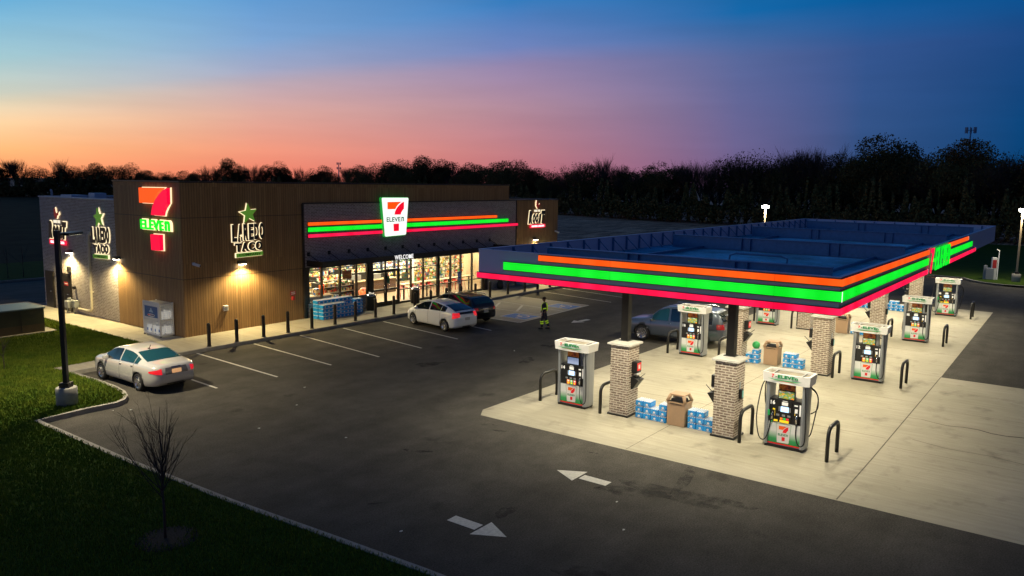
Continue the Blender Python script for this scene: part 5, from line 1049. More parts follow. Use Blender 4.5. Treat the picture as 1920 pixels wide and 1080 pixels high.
    # wheels
    for ax in axles:
        for s in (-1, 1):
            we = MB(); Mw = Matrix.Translation((ax, s * (W - .11), r)) @ Matrix.Rotation(R(-90 * s), 4, 'X')
            we.lathe([(r * .66, -.1), (r * .93, -.1), (r, -.06), (r, .06), (r * .95, .1), (r * .8, .108), (r * .68, .1), (r * .66, .05)], M_tyre, 28, M=Mw); wh = we.build('wheel', e)
            rb = MB(); rb.lathe([(r * .66, .04), (r * .69, .1), (r * .65, .104), (r * .61, .07)], M_rim, 24, M=Mw); rb.lathe([(.001, .03), (r * .64, .03)], M_blackp, 20, M=Mw); rb.lathe([(.01, .04), (r * .17, .04), (r * .15, .085), (.005, .09)], M_rim, 12, M=Mw)
            ns = sp_['spokes']
            for k in range(ns):
                Mk = Mw @ Matrix.Rotation(2 * math.pi * k / ns, 4, 'Z'); wd = r * (.95 / ns); rb.add([(r * .1, -wd * .8, .05), (r * .66, -wd * .75, .06), (r * .66, wd * .75, .06), (r * .1, wd * .8, .05), (r * .1, -wd * .6, .088), (r * .64, -wd * .5, .098), (r * .64, wd * .5, .098), (r * .1, wd * .6, .088)], [(4, 5, 6, 7), (0, 1, 5, 4), (2, 3, 7, 6), (1, 2, 6, 5), (3, 0, 4, 7)], M_rim, Mk)
            rb.build('rim', wh)
    # mirrors, handles, plate
    mx = sp_['mirror']
    for s in (-1, 1):
        b = MB(); P = ring(mx); y = P[7][0]; z = P[7][1] + .05; b.bbox(-.05, .06, -.02, .19, -.06, .08, sp_.get('mirror_mat', paint), .035, Matrix.Translation((mx, s * y, z)) @ Matrix.Scale(s, 4, (0, 1, 0))); b.build('mirror', e)
        for hx in sp_['handles']:
            P = ring(hx); yy = P[6][0]; b = MB(); b.tube([(hx - .08, s * (yy - .005), P[6][1]), (hx - .05, s * (yy + .028), P[6][1]), (hx + .05, s * (yy + .028), P[6][1]), (hx + .08, s * (yy - .005), P[6][1])], .013, sp_.get('handle_mat', paint), 6); b.build('door_handle', e)
        for dx in sp_['seams']:
            P = ring(dx); b = MB(); b.tube([(dx, s * (y_ + .0015), z_) for y_, z_ in P[3:8]], .005, M_blackp, 4); b.build('door_seam', e)
    px, pz, pw = sp_['plate']; b = MB(); h = bvh.ray_cast(Vector((-4, 0, pz)), Vector((1, 0, 0))); x = h[0].x if h[0] is not None else -L / 2; b.box(x - .02, x - .004, -pw / 2 + px, pw / 2 + px, pz - .075, pz + .075, sp_['plate_mat']); b.build('licence_plate', e)
    return e, ring, bvh
carpaint = lambda n, c, m=.35, r=.3: mat(n, c, r, m, coat=.8)
pi = math.pi
sedan = dict(L=4.84, W=1.83, r=.33, axles=(1.42, -1.31), paint=carpaint('silver_paint', (.66, .64, .6), .25), spokes=7,
 top=[(-2.42, .78), (-2.38, .96), (-2.3, 1.04), (-1.75, 1.09), (-1.55, 1.13), (-.85, 1.36), (-.5, 1.42), (.1, 1.45), (.5, 1.42), (.8, 1.32), (1.38, 1.02), (1.6, .97), (2.1, .87), (2.3, .78), (2.42, .6)],
 belt=[(-2.42, .72), (-2.3, .97), (-1.6, 1.02), (0, .96), (1.3, .9), (2.1, .8), (2.42, .56)], bot=[(-2.42, .42), (-2.25, .27), (-1.8, .2), (1.9, .19), (2.3, .24), (2.42, .34)],
 wid=[(-2.42, .66), (-2.33, .82), (-2.1, .93), (-1.5, 1), (1.2, 1), (1.9, .95), (2.2, .84), (2.42, .6)], roofw=[(-2.42, .6), (-1.9, .84), (-1.5, .76), (-.8, .67), (.4, .67), (.9, .73), (1.3, .82), (1.9, .84), (2.42, .5)],
 side_glass=[(.02, 1.12, M_darkglass), (-1.0, -.06, M_glassteal), (-1.28, -1.04, M_glassteal)], top_glass=[('rear_window', -1.62, -.82, .05, .04, M_glassteal), ('windscreen', 1.36, .6, .05, .04, M_darkglass)], trim=M_chrome,
 wraps=[('tail_light', -1.9, .45, R(105), R(168), .72, .93, M_tail, dict(shape=lambda u, a, c: (a + .06 * (1 - u), c - .1 * (1 - u)))), ('tail_light', -1.9, -.45, R(-105), R(-168), .72, .93, M_tail, dict(shape=lambda u, a, c: (a + .06 * (1 - u), c - .1 * (1 - u)))),
  ('boot_panel', -1.6, 0, R(152), R(208), .7, .94, carpaint('grey_boot', (.2, .19, .19), .4), dict(off=.006)), ('boot_chrome', -1.6, 0, R(166), R(194), .93, .955, M_chrome, dict(off=.016)), ('bumper_insert', -1.6, 0, R(155), R(205), .3, .36, M_blackp, dict(off=.006)),
  ('headlight', 1.7, .4, R(10), R(62), .62, .76, mat('headlight', (.7, .7, .7), .1, 0, coat=1)), ('headlight', 1.7, -.4, R(-10), R(-62), .62, .76, MATS['headlight'])],
 mirror=.92, handles=(-.08, -1.0 + .1), seams=(1.05, .0, -1.02), plate=(0, .8, .36), plate_mat=mat('plate_lit', (.6, .45, .3), .5, 0, (1, .5, .2), .5))
E_sedan, _, _ = make_car('parked_car', sedan, (15.3, 29.05, 0), R(90), 'silver sedan with glowing tail lights parked at the left end of the lot')
b = MB(); b.tube([(-.75, .1, 1.4), (-.85, .1, 1.55)], .012, M_blackp, 5); b.bbox(-.78, -.68, .07, .13, 1.385, 1.42, M_blackp, .01); b.build('aerial', E_sedan)
prius = dict(L=4.5, W=1.76, r=.315, axles=(1.36, -1.36), paint=carpaint('white_paint_car', (.86, .88, .88), .0), spokes=5,
 top=[(-2.25, .75), (-2.2, 1.0), (-2.12, 1.1), (-1.9, 1.18), (-1.2, 1.37), (-.5, 1.47), (.1, 1.49), (.5, 1.43), (1.1, 1.18), (1.65, .92), (2.0, .8), (2.17, .68), (2.25, .55)],
 belt=[(-2.25, .7), (-2.15, .98), (-1.6, 1.06), (0, .98), (1.2, .9), (1.9, .76), (2.25, .5)], bot=[(-2.25, .4), (-2.1, .24), (-1.8, .19), (1.8, .18), (2.15, .22), (2.25, .32)],
 wid=[(-2.25, .7), (-2.15, .88), (-1.9, .95), (-1.3, 1), (1.1, 1), (1.8, .93), (2.1, .78), (2.25, .56)], roofw=[(-2.25, .7), (-2.0, .8), (-1.4, .72), (-.4, .67), (.4, .68), (1.1, .76), (1.7, .84), (2.25, .48)],
 side_glass=[(-.02, 1.3, M_darkglass), (-1.0, -.1, M_darkglass), (-1.42, -1.04, M_darkglass)], top_glass=[('rear_window', -2.02, -1.15, .06, .05, M_darkglass), ('windscreen', 1.5, .42, .05, .05, M_darkglass)],
 wraps=[('rear_glass_lower', -1.5, 0, R(140), R(220), .96, 1.07, M_darkglass, dict(off=.008)), ('tail_light', -1.8, .4, R(112), R(170), .74, 1.05, M_tail, dict(shape=lambda u, a, c: (a + .1 * u, c))), ('tail_light', -1.8, -.4, R(-112), R(-170), .74, 1.05, M_tail, dict(shape=lambda u, a, c: (a + .1 * u, c))),
  ('headlight', 1.6, .35, R(12), R(60), .58, .74, mat('headlight_on', (.7, .7, .7), .1, 0, (1, .75, .5), .8)), ('headlight', 1.6, -.35, R(-12), R(-60), .58, .74, MATS['headlight_on']), ('bumper_insert', -1.5, 0, R(158), R(202), .26, .34, M_blackp, dict(off=.006))],
 mirror=1.02, handles=(.0, -.92), seams=(1.12, .02, -1.0), plate=(0, .72, .32), plate_mat=mat('plate', (.5, .5, .48), .5), rim=.3)
make_car('parked_car', prius, (31.55, 28.2, 0), R(80.4), 'white hatchback with red tail lights parked before the shop door')
blk = dict(L=4.7, W=1.9, r=.36, axles=(1.42, -1.4), paint=carpaint('black_paint', (.006, .006, .008), .2), spokes=5,
 top=[(-2.35, .85), (-2.3, 1.1), (-2.15, 1.3), (-1.85, 1.55), (-1.5, 1.62), (-.3, 1.67), (.2, 1.65), (.6, 1.55), (1.25, 1.15), (1.6, 1.05), (2.1, .95), (2.25, .85), (2.35, .65)],
 belt=[(-2.35, .8), (-2.2, 1.08), (-1, 1.12), (1.1, 1.02), (2.1, .88), (2.35, .6)], bot=[(-2.35, .45), (-2.2, .32), (-1.8, .26), (1.8, .24), (2.25, .28), (2.35, .38)],
 wid=[(-2.35, .74), (-2.2, .92), (-1.9, .97), (-1.3, 1), (1.2, 1), (1.9, .94), (2.2, .8), (2.35, .6)], roofw=[(-2.35, .74), (-2.1, .78), (-1.7, .7), (.3, .69), (.9, .76), (1.4, .84), (2.35, .5)],
 side_glass=[(.05, 1.05, M_darkglass), (-.95, -.03, M_darkglass), (-1.75, -1.02, M_darkglass)], top_glass=[('rear_window', -2.2, -1.82, .08, .08, M_glassteal), ('windscreen', 1.25, .5, .05, .05, M_darkglass)],
 wraps=[('tail_light', -1.9, .45, R(110), R(168), .86, 1.02, M_tailoff), ('tail_light', -1.9, -.45, R(-110), R(-168), .86, 1.02, M_tailoff), ('headlight', 1.6, .4, R(12), R(55), .7, .84, MATS['headlight']), ('headlight', 1.6, -.4, R(-12), R(-55), .7, .84, MATS['headlight']), ('tail_chrome', -1.6, 0, R(164), R(196), .97, .99, M_chrome)],
 mirror=.95, handles=(-.1, -1.0), seams=(1.0, .0, -1.0), plate=(0, .8, .32), plate_mat=mat('plate', (.5, .5, .48), .5))
E_blk, ringb, _ = make_car('parked_car', blk, (33.95, 28.95, 0), R(80.4), 'black crossover with roof rails parked behind the white hatchback')
E_blk.scale = (1, 1, .94)
for s in (-1, 1): b = MB(); b.tube([(-1.6, s * .62, 1.62), (-1.5, s * .62, 1.68), (.1, s * .62, 1.71), (.3, s * .62, 1.64)], .018, M_chrome, 6); b.build('roof_rail', E_blk)
suv = dict(L=5.15, W=1.95, r=.39, axles=(1.55, -1.48), paint=carpaint('grey_paint', (.11, .135, .18), .5, .28), spokes=7,
 top=[(-2.57, .95), (-2.52, 1.2), (-2.4, 1.5), (-2.2, 1.76), (-1.9, 1.82), (-.3, 1.86), (.3, 1.83), (.7, 1.7), (1.2, 1.24), (1.45, 1.17), (2.2, 1.08), (2.42, .98), (2.57, .75)],
 belt=[(-2.57, .9), (-2.4, 1.12), (1.2, 1.08), (2.2, 1.0), (2.57, .7)], bot=[(-2.57, .48), (-2.4, .38), (-1.9, .32), (1.9, .3), (2.4, .34), (2.57, .42)],
 wid=[(-2.57, .82), (-2.45, .93), (-2.2, .97), (-1.5, 1), (1.5, 1), (2.1, .97), (2.4, .86), (2.57, .7)], roofw=[(-2.57, .8), (-2.3, .78), (-1.9, .74), (.3, .73), (.9, .78), (1.35, .86), (2.2, .88), (2.57, .6)],
 side_glass=[(.18, 1.02, M_glassteal), (-.85, .08, mat('privacy_glass', (.004, .008, .02), .06, 0, spec=.9)), (-2.0, -1.0, MATS['privacy_glass'])], top_glass=[('rear_window', -2.5, -2.24, .08, .1, M_darkglass), ('windscreen', 1.15, .6, .05, .05, M_darkglass)], trim=M_chrome,
 wraps=[('tail_light', -2.1, .5, R(108), R(166), .95, 1.2, M_tailoff), ('tail_light', -2.1, -.5, R(-108), R(-166), .95, 1.2, M_tailoff), ('headlight', 1.9, .4, R(14), R(58), .78, .94, MATS['headlight']), ('headlight', 1.9, -.4, R(-14), R(-58), .78, .94, MATS['headlight']),
  ('side_moulding', 0, -4, R(67), R(113), .66, .72, M_silver, dict(off=.012)), ('side_moulding', 0, 4, R(-67), R(-113), .66, .72, M_silver, dict(off=.012)), ('bumper_chrome', -1.8, 0, R(158), R(202), .68, .71, M_chrome)],
 mirror=1.0, mirror_mat=M_chrome, handle_mat=M_chrome, handles=(.1, -.85), seams=(1.1, .1, -.95), plate=(0, .95, .32), plate_mat=mat('plate', (.5, .5, .48), .5), skirt=.1)
E_suv, _, _ = make_car('parked_car', suv, (36.3, 16.45, 0), R(95), 'grey sport utility vehicle standing at the fuel pump numbered 10')
for s in (-1, 1): b = MB(); b.tube([(-1.9, s * .66, 1.82), (-1.8, s * .66, 1.89), (.2, s * .66, 1.9), (.4, s * .66, 1.81)], .02, M_chrome, 6); b.build('roof_rail', E_suv)

# ================================================================== PERSON (walking away to the left, navy suit with yellow reflective bands)
def skinned(name, joints, edges, parent, mt, sub=2):
    me = bpy.data.meshes.new(name); me.from_pydata([j[0] for j in joints], edges, []); me.materials.append(mt); o = bpy.data.objects.new(name, me); COL.objects.link(o)
    s = o.modifiers.new('s', 'SKIN'); s.use_smooth_shade = True; sb = o.modifiers.new('u', 'SUBSURF'); sb.levels = sb.render_levels = sub
    if not me.skin_vertices: bpy.context.view_layer.objects.active = o
    for i, (p, r) in enumerate(joints): sv = me.skin_vertices[0].data[i]; sv.radius = (r, r) if not isinstance(r, tuple) else r
    me.skin_vertices[0].data[0].use_root = True
    bpy.context.view_layer.update(); nm = bpy.data.meshes.new_from_object(o.evaluated_get(bpy.context.evaluated_depsgraph_get())); o.modifiers.clear(); o.data = nm
    if not nm.materials: nm.materials.append(mt)
    for p in nm.polygons: p.use_smooth = True
    o.parent = parent; return o
per = empty('person', (34.54, 23.4, 0), R(115), 'person in a navy work suit with yellow reflective bands walking across the lot', 'person')
# local +x = facing
J = [((0, 0, .92), .11), ((0, 0, 1.08), .12), ((.01, 0, 1.24), .155), ((.01, 0, 1.37), .13), ((.01, 0, 1.45), .06), ((.02, 0, 1.51), .055),
     ((0, .19, 1.37), .075), ((-.06, .25, 1.1), .048), ((.08, .24, .9), .036), ((.0, -.19, 1.37), .075), ((.05, -.25, 1.1), .048), ((.2, -.2, .98), .036),
     ((.02, .08, .86), .08), ((.12, .1, .48), .06), ((.1, .1, .1), .045), ((.22, .11, .04), .035), ((-.02, -.08, .86), .08), ((-.08, -.1, .48), .06), ((-.24, -.1, .13), .045), ((-.13, -.11, .05), .035)]
Ed = [(0, 1), (1, 2), (2, 3), (3, 4), (4, 5), (3, 6), (6, 7), (7, 8), (3, 9), (9, 10), (10, 11), (0, 12), (12, 13), (13, 14), (14, 15), (0, 16), (16, 17), (17, 18), (18, 19)]
try:
    skinned('body', J, Ed, per, M_skin)
    cl = [(p, (r[0] + .022, r[1] + .022) if isinstance(r, tuple) else r + .02) for p, r in J]
    jk = [0, 1, 2, 3, 6, 7, 9, 10]; extra = [((.06, .245, .95), .058), ((.16, -.215, 1.01), .058), ((0, 0, .85), .14), ((.01, 0, 1.46), .082)]
    skinned('jacket', [cl[i] for i in jk] + extra, [(0, 1), (1, 2), (2, 3), (3, 4), (4, 5), (3, 6), (6, 7), (5, 8), (7, 9), (0, 10), (3, 11)], per, M_navy)
    tr = [0, 12, 13, 14, 16, 17, 18]; skinned('trousers', [((.02, .06, .95), .105), ((.02, .085, .84), .108)] + [cl[i] for i in (13, 14)], [(0, 1), (1, 2), (2, 3)], per, M_navy); skinned('trousers', [((0, -.06, .95), .105), ((-.02, -.085, .84), .108)] + [cl[i] for i in (17, 18)], [(0, 1), (1, 2), (2, 3)], per, M_navy)
    # head with face and ears
    hb = MB(); hb.lathe([(.01, -.125), (.045, -.118), (.07, -.08), (.082, -.02), (.088, .03), (.08, .08), (.05, .115), (.01, .125)], M_skin, 16, M=Matrix.Translation((.03, 0, 1.635)) @ Matrix.Diagonal((1.12, .92, 1.02, 1)))
    hb.tube([(.12, 0, 1.645), (.145, 0, 1.62), (.12, 0, 1.61)], .012, M_skin, 6)
    for s in (-1, 1): hb.tube([(.03, s * .078, 1.65), (.02, s * .09, 1.63), (.03, s * .08, 1.60)], .012, M_skin, 6); hb.cyl(.112, s * .032, 1.64, 1.652, .009, M_black, 8)
    hb.box(.118, .124, -.025, .025, 1.575, 1.582, mat('lips', (.2, .06, .05), .6)); hb.build('head', per)
    b = MB(); b.lathe([(.092, 0), (.093, .03), (.085, .07), (.05, .105), (.01, .114)], M_hair, 16, M=Matrix.Translation((.02, 0, 1.652)) @ Matrix.Diagonal((1.14, .92, 1, 1))); b.build('hair', per)
    for hx, hy, hz, tl in ((.08, .24, .9, .4), (.2, -.2, .98, .6)):
        b = MB(); b.bbox(-.03, .03, -.012, .012, -.085, 0, M_skin, .01, Matrix.Translation((hx, hy, hz - .01)))
        for k in range(4): L = (.055, .065, .062, .05)[k]; b.tube([(hx - .024 + k * .016, hy, hz - .09), (hx - .02 + k * .016, hy + .006, hz - .09 - L * .6), (hx - .012 + k * .016, hy + .018, hz - .09 - L)], [.008, .0075, .006], M_skin, 6)
        b.tube([(hx + .025, hy, hz - .035), (hx + .045, hy + .01, hz - .06), (hx + .047, hy + .015, hz - .085)], [.01, .009, .007], M_skin, 6); b.build('hand', per)
    def ringband(c, r, ax, h=.05, sq=1):
        b = MB(); M = Matrix.Translation(c) @ Vector(ax).to_track_quat('Z', 'Y').to_matrix().to_4x4() @ Matrix.Diagonal((sq, 1, 1, 1)); b.lathe([(r * .9, -h), (r, -h), (r, h), (r * .9, h)], M_yel, 18, M=M); b.build('reflective_band', per)
    for j0, j1, f, r in ((6, 7, .8, .083), (9, 10, .8, .083), (13, 14, .15, .098), (13, 14, .42, .088), (17, 18, .15, .098), (17, 18, .42, .088)):
        a, c = Vector(J[j0][0]), Vector(J[j1][0]); ringband(a.lerp(c, f), r, c - a, .032)
    for s in (-1, 1):
        b = MB(); b.tube([(-.145, s * .06, 1.02), (-.155, s * .07, 1.24), (-.12, s * .09, 1.38), (-.02, s * .1, 1.455), (.08, s * .1, 1.42), (.155, s * .08, 1.28), (.15, s * .06, 1.02)], .02, M_yel, 4); b.build('reflective_band', per)
    for (x, y, z) in ((.14, .1, .0), (-.2, -.1, .0)): b = MB(); b.bbox(-.1, .16, -.05, .05, z + .002, z + .1, M_blackp, .03, Matrix.Translation((x, y, 0))); b.build('boot', per)
except Exception as ex: print('PERSON', ex)
# ================================================================== TREES
def branches(b, rn, p, d, L, r, depth, mt, spread=.5, n=4, up=.25):
    k = 3; pts = [p.copy()]; q = p.copy(); dd = d.copy()
    for i in range(k): dd = (dd + Vector((rn.uniform(-1, 1), rn.uniform(-1, 1), rn.uniform(-.6, 1) + up)) * .13).normalized(); q = q + dd * L / k; pts.append(q.copy())
    b.tube(pts, [r * (1 - .5 * i / k) for i in range(k + 1)], mt, 5 if r > .03 else 3, cap=False)
    if depth <= 0: return
    for i in range(n):
        t = rn.uniform(.35, 1); j = min(int(t * k), k - 1); a = pts[j].lerp(pts[j + 1], t * k - j); nd = (dd + Vector((rn.uniform(-1, 1), rn.uniform(-1, 1), rn.uniform(-.3, .8))) * spread).normalized()
        branches(b, rn, a, nd, L * rn.uniform(.5, .75), r * .5, depth - 1, mt, spread, n, up)
def leaf_cloud(name, seed, h, w, nblob, nleaf, size, mt, z0=.28, parent=None):
    rs = np.random.RandomState(seed); C = []
    while len(C) < nblob:
        p = rs.uniform(-1, 1, 3)
        if p @ p < 1 and (p @ p > .2 or rs.rand() < .3): C.append(p)
    C = np.array(C); rad = rs.uniform(.18, .32, nblob) * w; cz = h * (z0 + (1 - z0) / 2); C = C * np.array([w * .5, w * .5, h * (1 - z0) / 2 * .86]) + np.array([0, 0, cz])
    idx = rs.randint(0, nblob, nleaf); d = rs.normal(size=(nleaf, 3)); d /= np.linalg.norm(d, axis=1)[:, None]; P = C[idx] + d * (rad[idx] * rs.uniform(.35, 1, nleaf) ** .6)[:, None] * np.array([1, 1, .8])
    a = rs.normal(size=(nleaf, 3)); a /= np.linalg.norm(a, axis=1)[:, None]; c = np.cross(a, rs.normal(size=(nleaf, 3))); c /= np.linalg.norm(c, axis=1)[:, None]; s = size * rs.uniform(.5, 1.3, nleaf)[:, None]
    V = np.stack([P - a * s, P - c * s * .6, P + a * s, P + c * s * .6], 1).reshape(-1, 3); me = bpy.data.meshes.new(name); n = nleaf
    me.vertices.add(4 * n); me.vertices.foreach_set('co', V.ravel()); me.loops.add(4 * n); me.loops.foreach_set('vertex_index', np.arange(4 * n, dtype=np.int32)); me.polygons.add(n); me.polygons.foreach_set('loop_start', np.arange(0, 4 * n, 4, dtype=np.int32)); me.polygons.foreach_set('loop_total', np.full(n, 4, dtype=np.int32)); me.update(); me.validate(); me.materials.append(mt)
    o = bpy.data.objects.new('crown', me); COL.objects.link(o)
    if parent: o.parent = parent
    return o
def tree_proto(seed, h, w, nb, nl, size, mt, bare=0):
    e = empty('leafy_tree' if not bare else 'bare_tree', (0, 0, 0)); rn = random.Random(seed); b = MB()
    if not bare:
        b.tube([(0, 0, -.3), (rn.uniform(-.2, .2), .1, h * .3), (0, rn.uniform(-.3, .3), h * .6)], [.32, .24, .12], M_bark, 7)
        for i in range(6): a = rn.uniform(0, 6.28); z = h * rn.uniform(.25, .5); b.tube([(0, 0, z), (math.cos(a) * w * .18, math.sin(a) * w * .18, z + h * .12), (math.cos(a) * w * .32, math.sin(a) * w * .32, z + h * .28)], [.12, .08, .03], M_bark, 5)
        b.build('trunk', e); leaf_cloud('crown', seed, h, w, nb, nl, size, mt, .2 + .1 * rn.random(), e)
    else:
        b.tube([(0, 0, -.3), (0, 0, h * .28)], [.25, .18], M_bark, 6); b.build('trunk', e); b = MB()
        for i in range(11): a = rn.uniform(0, 6.28); el = rn.uniform(.45, 1.4); branches(b, rn, Vector((0, 0, h * rn.uniform(.15, .32))), Vector((math.cos(a) * math.cos(el), math.sin(a) * math.cos(el), math.sin(el))).normalized(), h * .36, .085, 3, M_twig, .5, 6, .35)
        b.build('crown', e)
        if bare == 2: leaf_cloud('crown', seed, h * .95, w, 34, 2600, .12, mt, .35, e)
    return e
DP = [tree_proto(11 + i, 10, (7.5, 9, 8, 6.5, 10)[i], (26, 34, 22, 20, 30)[i], 15000, .125, M_leaf if i != 3 else M_leaf2) for i in range(5)]
BP = [tree_proto(31 + i, 10, 8, 0, 0, 0, M_leaf, 1) for i in range(3)]; LP = [tree_proto(41 + i, 10, 8, 0, 0, 0, M_leaf, 2) for i in range(2)]
used = set(); rn = random.Random(5)
def place(P, x, y, h, label, group, wk=1.0):
    o = P if P.name not in used else copy_tree(P); used.add(P.name); used.add(o.name)
    s = h / 10; o.location = (x, y, -.05); o.scale = (s * wk, s * wk, s); o.rotation_euler = (0, 0, rn.uniform(0, 6.28)); tag(o, label, 'tree', group)
TREES = [(119.8, 339.5, 13.5, 'd'), (126.1, 337.2, 13.0, 'd'), (130.7, 334.3, 15.4, 'b'), (135.0, 331.6, 12.1, 'd'), (142.8, 326.5, 15.5, 'b'), (145.4, 324.7, 12.7, 'd'), (148.7, 322.3, 12.4, 'd'), (153.4, 319.1, 13.6, 'd'), (158.4, 315.3, 12.9, 'd'), (163.6, 311.5, 14.0, 'd'), (167.5, 308.4, 11.0, 'd'), (171.8, 305.0, 10.2, 'd'), (174.8, 301.5, 10.7, 'd'), (178.0, 297.9, 11.0, 'd'), (181.7, 293.5, 11.5, 'd'), (185.3, 289.2, 14.0, 'b'), (188.9, 284.7, 16.4, 'd'), (191.9, 280.9, 13.3, 'd'), (195.4, 276.2, 14.8, 'b'), (198.6, 271.9, 12.1, 'd'), (200.9, 268.7, 15.4, 'd'), (203.6, 264.8, 11.8, 'd'), (206.1, 261.1, 13.8, 'b'), (209.1, 256.6, 12.8, 'd'), (210.7, 252.5, 14.1, 'd'), (208.8, 243.3, 11.6, 'd'), (206.0, 230.8, 14.0, 'b'), (204.2, 223.8, 13.9, 'd'), (202.2, 216.5, 13.6, 'b'), (200.1, 209.2, 14.5, 'd'), (197.8, 202.0, 15.0, 'd'), (194.8, 193.3, 15.5, 'd'), (192.7, 185.8, 15.1, 'd'), (191.8, 180.1, 16.6, 'd'), (190.8, 174.4, 15.3, 'd'), (189.8, 169.4, 15.4, 'd'), (188.5, 163.3, 14.0, 'd'), (187.3, 158.3, 13.9, 'b'), (186.4, 155.1, 14.2, 'd'), (184.9, 149.7, 13.2, 'd'), (183.2, 143.8, 13.4, 'd'), (181.4, 138.6, 14.0, 'd'), (179.3, 132.6, 14.3, 'd'), (177.4, 127.5, 13.2, 'd'), (175.5, 122.1, 11.7, 'd'), (174.3, 116.6, 11.1, 'd'), (173.1, 111.6, 11.4, 'b'), (171.7, 106.8, 13.7, 'D'), (170.6, 102.9, 13.1, 'd'), (168.9, 97.9, 15.5, 'b'), (167.7, 94.5, 13.6, 'b'), (166.0, 89.9, 11.9, 'd'), (164.5, 86.3, 12.2, 'D'), (164.0, 82.4, 12.0, 'd'), (163.8, 79.3, 12.7, 'd'), (163.6, 76.2, 12.0, 'd'), (163.2, 72.7, 14.0, 'b'), (162.8, 69.2, 14.4, 'b'), (162.4, 66.2, 12.7, 'b'), (161.6, 62.1, 14.6, 'D'), (160.9, 58.8, 16.0, 'D'), (160.2, 55.5, 15.1, 'D'), (159.5, 52.8, 14.0, 'b'), (158.9, 50.4, 13.1, 'd'), (158.0, 47.6, 15.1, 'D'), (157.5, 45.6, 16.7, 'b'), (156.9, 42.6, 16.7, 'b'), (156.4, 40.0, 13.9, 'd'), (155.6, 37.1, 12.5, 'd'), (154.7, 34.1, 15.0, 'd'), (154.0, 32.0, 17.0, 'd'), (153.2, 29.6, 15.9, 'd'), (152.2, 26.7, 13.0, 'D'), (151.1, 24.1, 13.8, 'D'), (150.0, 21.8, 15.1, 'D'), (148.9, 19.3, 15.9, 'd'), (147.8, 17.1, 15.6, 'd'), (146.7, 15.0, 13.5, 'd'), (145.7, 13.2, 14.4, 'D'), (144.3, 10.9, 14.2, 'D'), (143.0, 8.8, 14.7, 'D'), (141.4, 6.4, 14.2, 'd'), (139.9, 3.8, 14.6, 'd')]
nd = {'d': 0, 'b': 0, 'D': 0}
def ordn(n): return ORD[n - 1] if n <= 20 else ('twenty ' + ORD[n - 21] if n <= 39 else ('forty ' + ORD[n - 41] if 41 <= n <= 59 else ('fortieth' if n == 40 else 'sixty ' + ORD[n - 61])))
for i, (x, y, h, k) in enumerate(TREES):
    nd[k] += 1
    if k == 'd': place(DP[(i * 3 + i // 4) % 5], x, y, h * (.92 if x < 230 and y > 150 else .95), 'dense dark leafy tree on the skyline, %s of its kind from the left' % ordn(nd[k]), 'leafy skyline trees', 1.0 if h > 11 else 1.15)
    elif k == 'b': place(BP[i % 3], x, y, h * .97, 'bare twiggy tree rising above the tree line, %s of its kind from the left' % ordn(nd[k]), 'bare skyline trees', 1.05)
    else: place(LP[i % 2], x, y, h * .97, 'half bare tree with sparse leaves on the skyline, %s of its kind from the left' % ordn(nd[k]), 'half bare skyline trees', 1.1)
# wooded mass under and in front of the skyline trees
def wood_mass():
    rs = np.random.RandomState(9); n = 230000; T = np.array([(x, y, h) for x, y, h, k in TREES]); seg = rs.randint(0, len(T) - 1, n); u = rs.rand(n)[:, None]; P = T[seg] * (1 - u) + T[seg + 1] * u; dist = np.hypot(P[:, 0], P[:, 1]); f = 1 + rs.uniform(-11, 6, n) / dist
    bumps = .36 + .16 * np.sin(seg * 1.9 + u[:, 0] * 5) + .1 * np.sin(seg * 4.7 + u[:, 0] * 9); z = np.clip(P[:, 2] * bumps, 3.5, 10) * np.sqrt(rs.rand(n)); C = np.stack([P[:, 0] * f, P[:, 1] * f, z], 1)
    a = rs.normal(size=(n, 3)); a /= np.linalg.norm(a, axis=1)[:, None]; c = np.cross(a, rs.normal(size=(n, 3))); c /= np.linalg.norm(c, axis=1)[:, None]; s = rs.uniform(.16, .42, n)[:, None] * (dist / 220)[:, None]
    V = np.stack([C - a * s, C - c * s * .7, C + a * s, C + c * s * .7], 1).reshape(-1, 3); me = bpy.data.meshes.new('woodland'); me.vertices.add(4 * n); me.vertices.foreach_set('co', V.ravel()); me.loops.add(4 * n); me.loops.foreach_set('vertex_index', np.arange(4 * n, dtype=np.int32)); me.polygons.add(n); me.polygons.foreach_set('loop_start', np.arange(0, 4 * n, 4, dtype=np.int32)); me.polygons.foreach_set('loop_total', np.full(n, 4, dtype=np.int32)); me.update(); me.validate(); me.materials.append(M_leaf)
    o = bpy.data.objects.new('woodland', me); COL.objects.link(o); tag(o, 'dark far-off woodland undergrowth along the edge of the field', 'woodland', kind='stuff')
wood_mass()
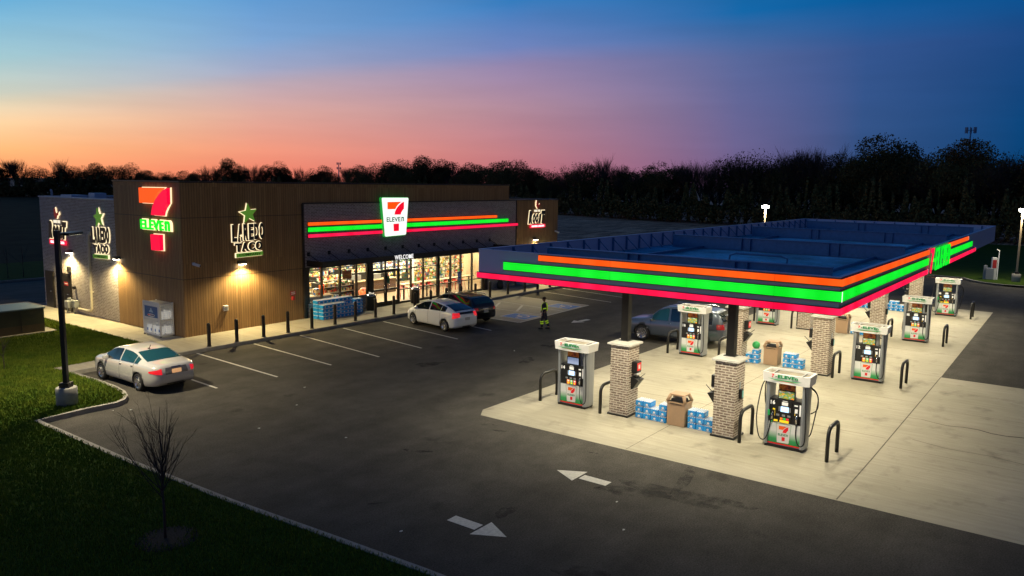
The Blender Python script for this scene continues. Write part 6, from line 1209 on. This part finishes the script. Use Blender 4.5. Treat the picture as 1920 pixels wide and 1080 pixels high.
# sapling near the camera
def sapling(x, y, h, seed, label, n=26, r0=.035):
    e = empty('bare_sapling', (x, y, Z), 0, label, 'tree'); rn_ = random.Random(seed); b = MB(); b.tube([(0, 0, -.05), (.01, .0, h * .2), (.0, .02, h * .36)], [r0, r0 * .85, r0 * .7], M_twig, 8); b.build('trunk', e); b = MB()
    b.tube([(0, .02, h * .36), (.03, 0, h * .6), (-.02, .02, h * .8), (.02, .0, h * .98)], [r0 * .7, r0 * .5, r0 * .32, r0 * .12], M_twig, 6)
    def limb(p, a, til, L, r, dep):
        pts = [Vector(p)]; t = til
        for k in range(6):
            t = max(.08, t - .055 + rn_.uniform(-.05, .05)); a += rn_.uniform(-.12, .12); pts.append(pts[-1] + Vector((math.cos(a) * math.sin(t), math.sin(a) * math.sin(t), math.cos(t))) * L / 6)
        b.tube(pts, [r * (1 - .8 * k / 6) for k in range(7)], M_twig, 5 if r > .01 else 3, cap=False)
        if dep:
            for q in range(rn_.randint(2, 5)): k = rn_.randint(1, 5); limb(pts[k], a + rn_.uniform(-1.6, 1.6), t + rn_.uniform(.25, .7), L * rn_.uniform(.25, .5), r * .5, dep - 1)
    for i in range(n):
        z = h * rn_.uniform(.28, .58); limb((0, 0, z), rn_.uniform(0, 6.28), rn_.uniform(.3, .8), (h - z) * rn_.uniform(.6, 1.0), r0 * rn_.uniform(.25, .45), 2)
    limb((0, 0, h * .36), 2.2, .95, h * .62, r0 * .4, 1)
    b.build('crown', e); return e
sapling(8.42, 15.4, 2.95, 4, 'young bare sapling in a dark mulch ring on the near lawn', 26, .034)
sapling(12.45, 34.3, 1.5, 8, 'thin bare shrub on the lawn at the left edge of the photo', 10, .02)
for i, (x, y) in enumerate([(24.6, 65.8), (25.6, 65.6)]): sapling(x, y, 2.6, 20 + i, 'pale thin bare stem beyond the back road, %s of two' % SIDE[i], 3, .03)
# far masts
def mast(x, y, h, label, r=.5):
    e = empty('radio_mast', (x, y, 0), 0, label, 'mast'); b = MB(); b.tube([(0, 0, 0), (0, 0, h)], [r, r * .45], M_galvd, 8); b.build('pole', e); b = MB()
    for z in (h - 1, h - 6):
        for k in range(8): a = k * .785; b.box(-.25, .25, -.15, .15, -1.3, 1.3, M_galvd, Matrix.Translation((2.0 * math.cos(a), 2.0 * math.sin(a), z)) @ Matrix.Rotation(a, 4, 'Z')); b.tube([(0, 0, z), (2.0 * math.cos(a), 2.0 * math.sin(a), z)], .1, M_galvd, 4)
    b.build('antenna_array', e)
mast(590.5, 679.1, 27.2, 'small far-off radio mast on the left horizon', .9); mast(397, 47.3, 34.3, 'far-off radio mast rising above the right trees', .6)
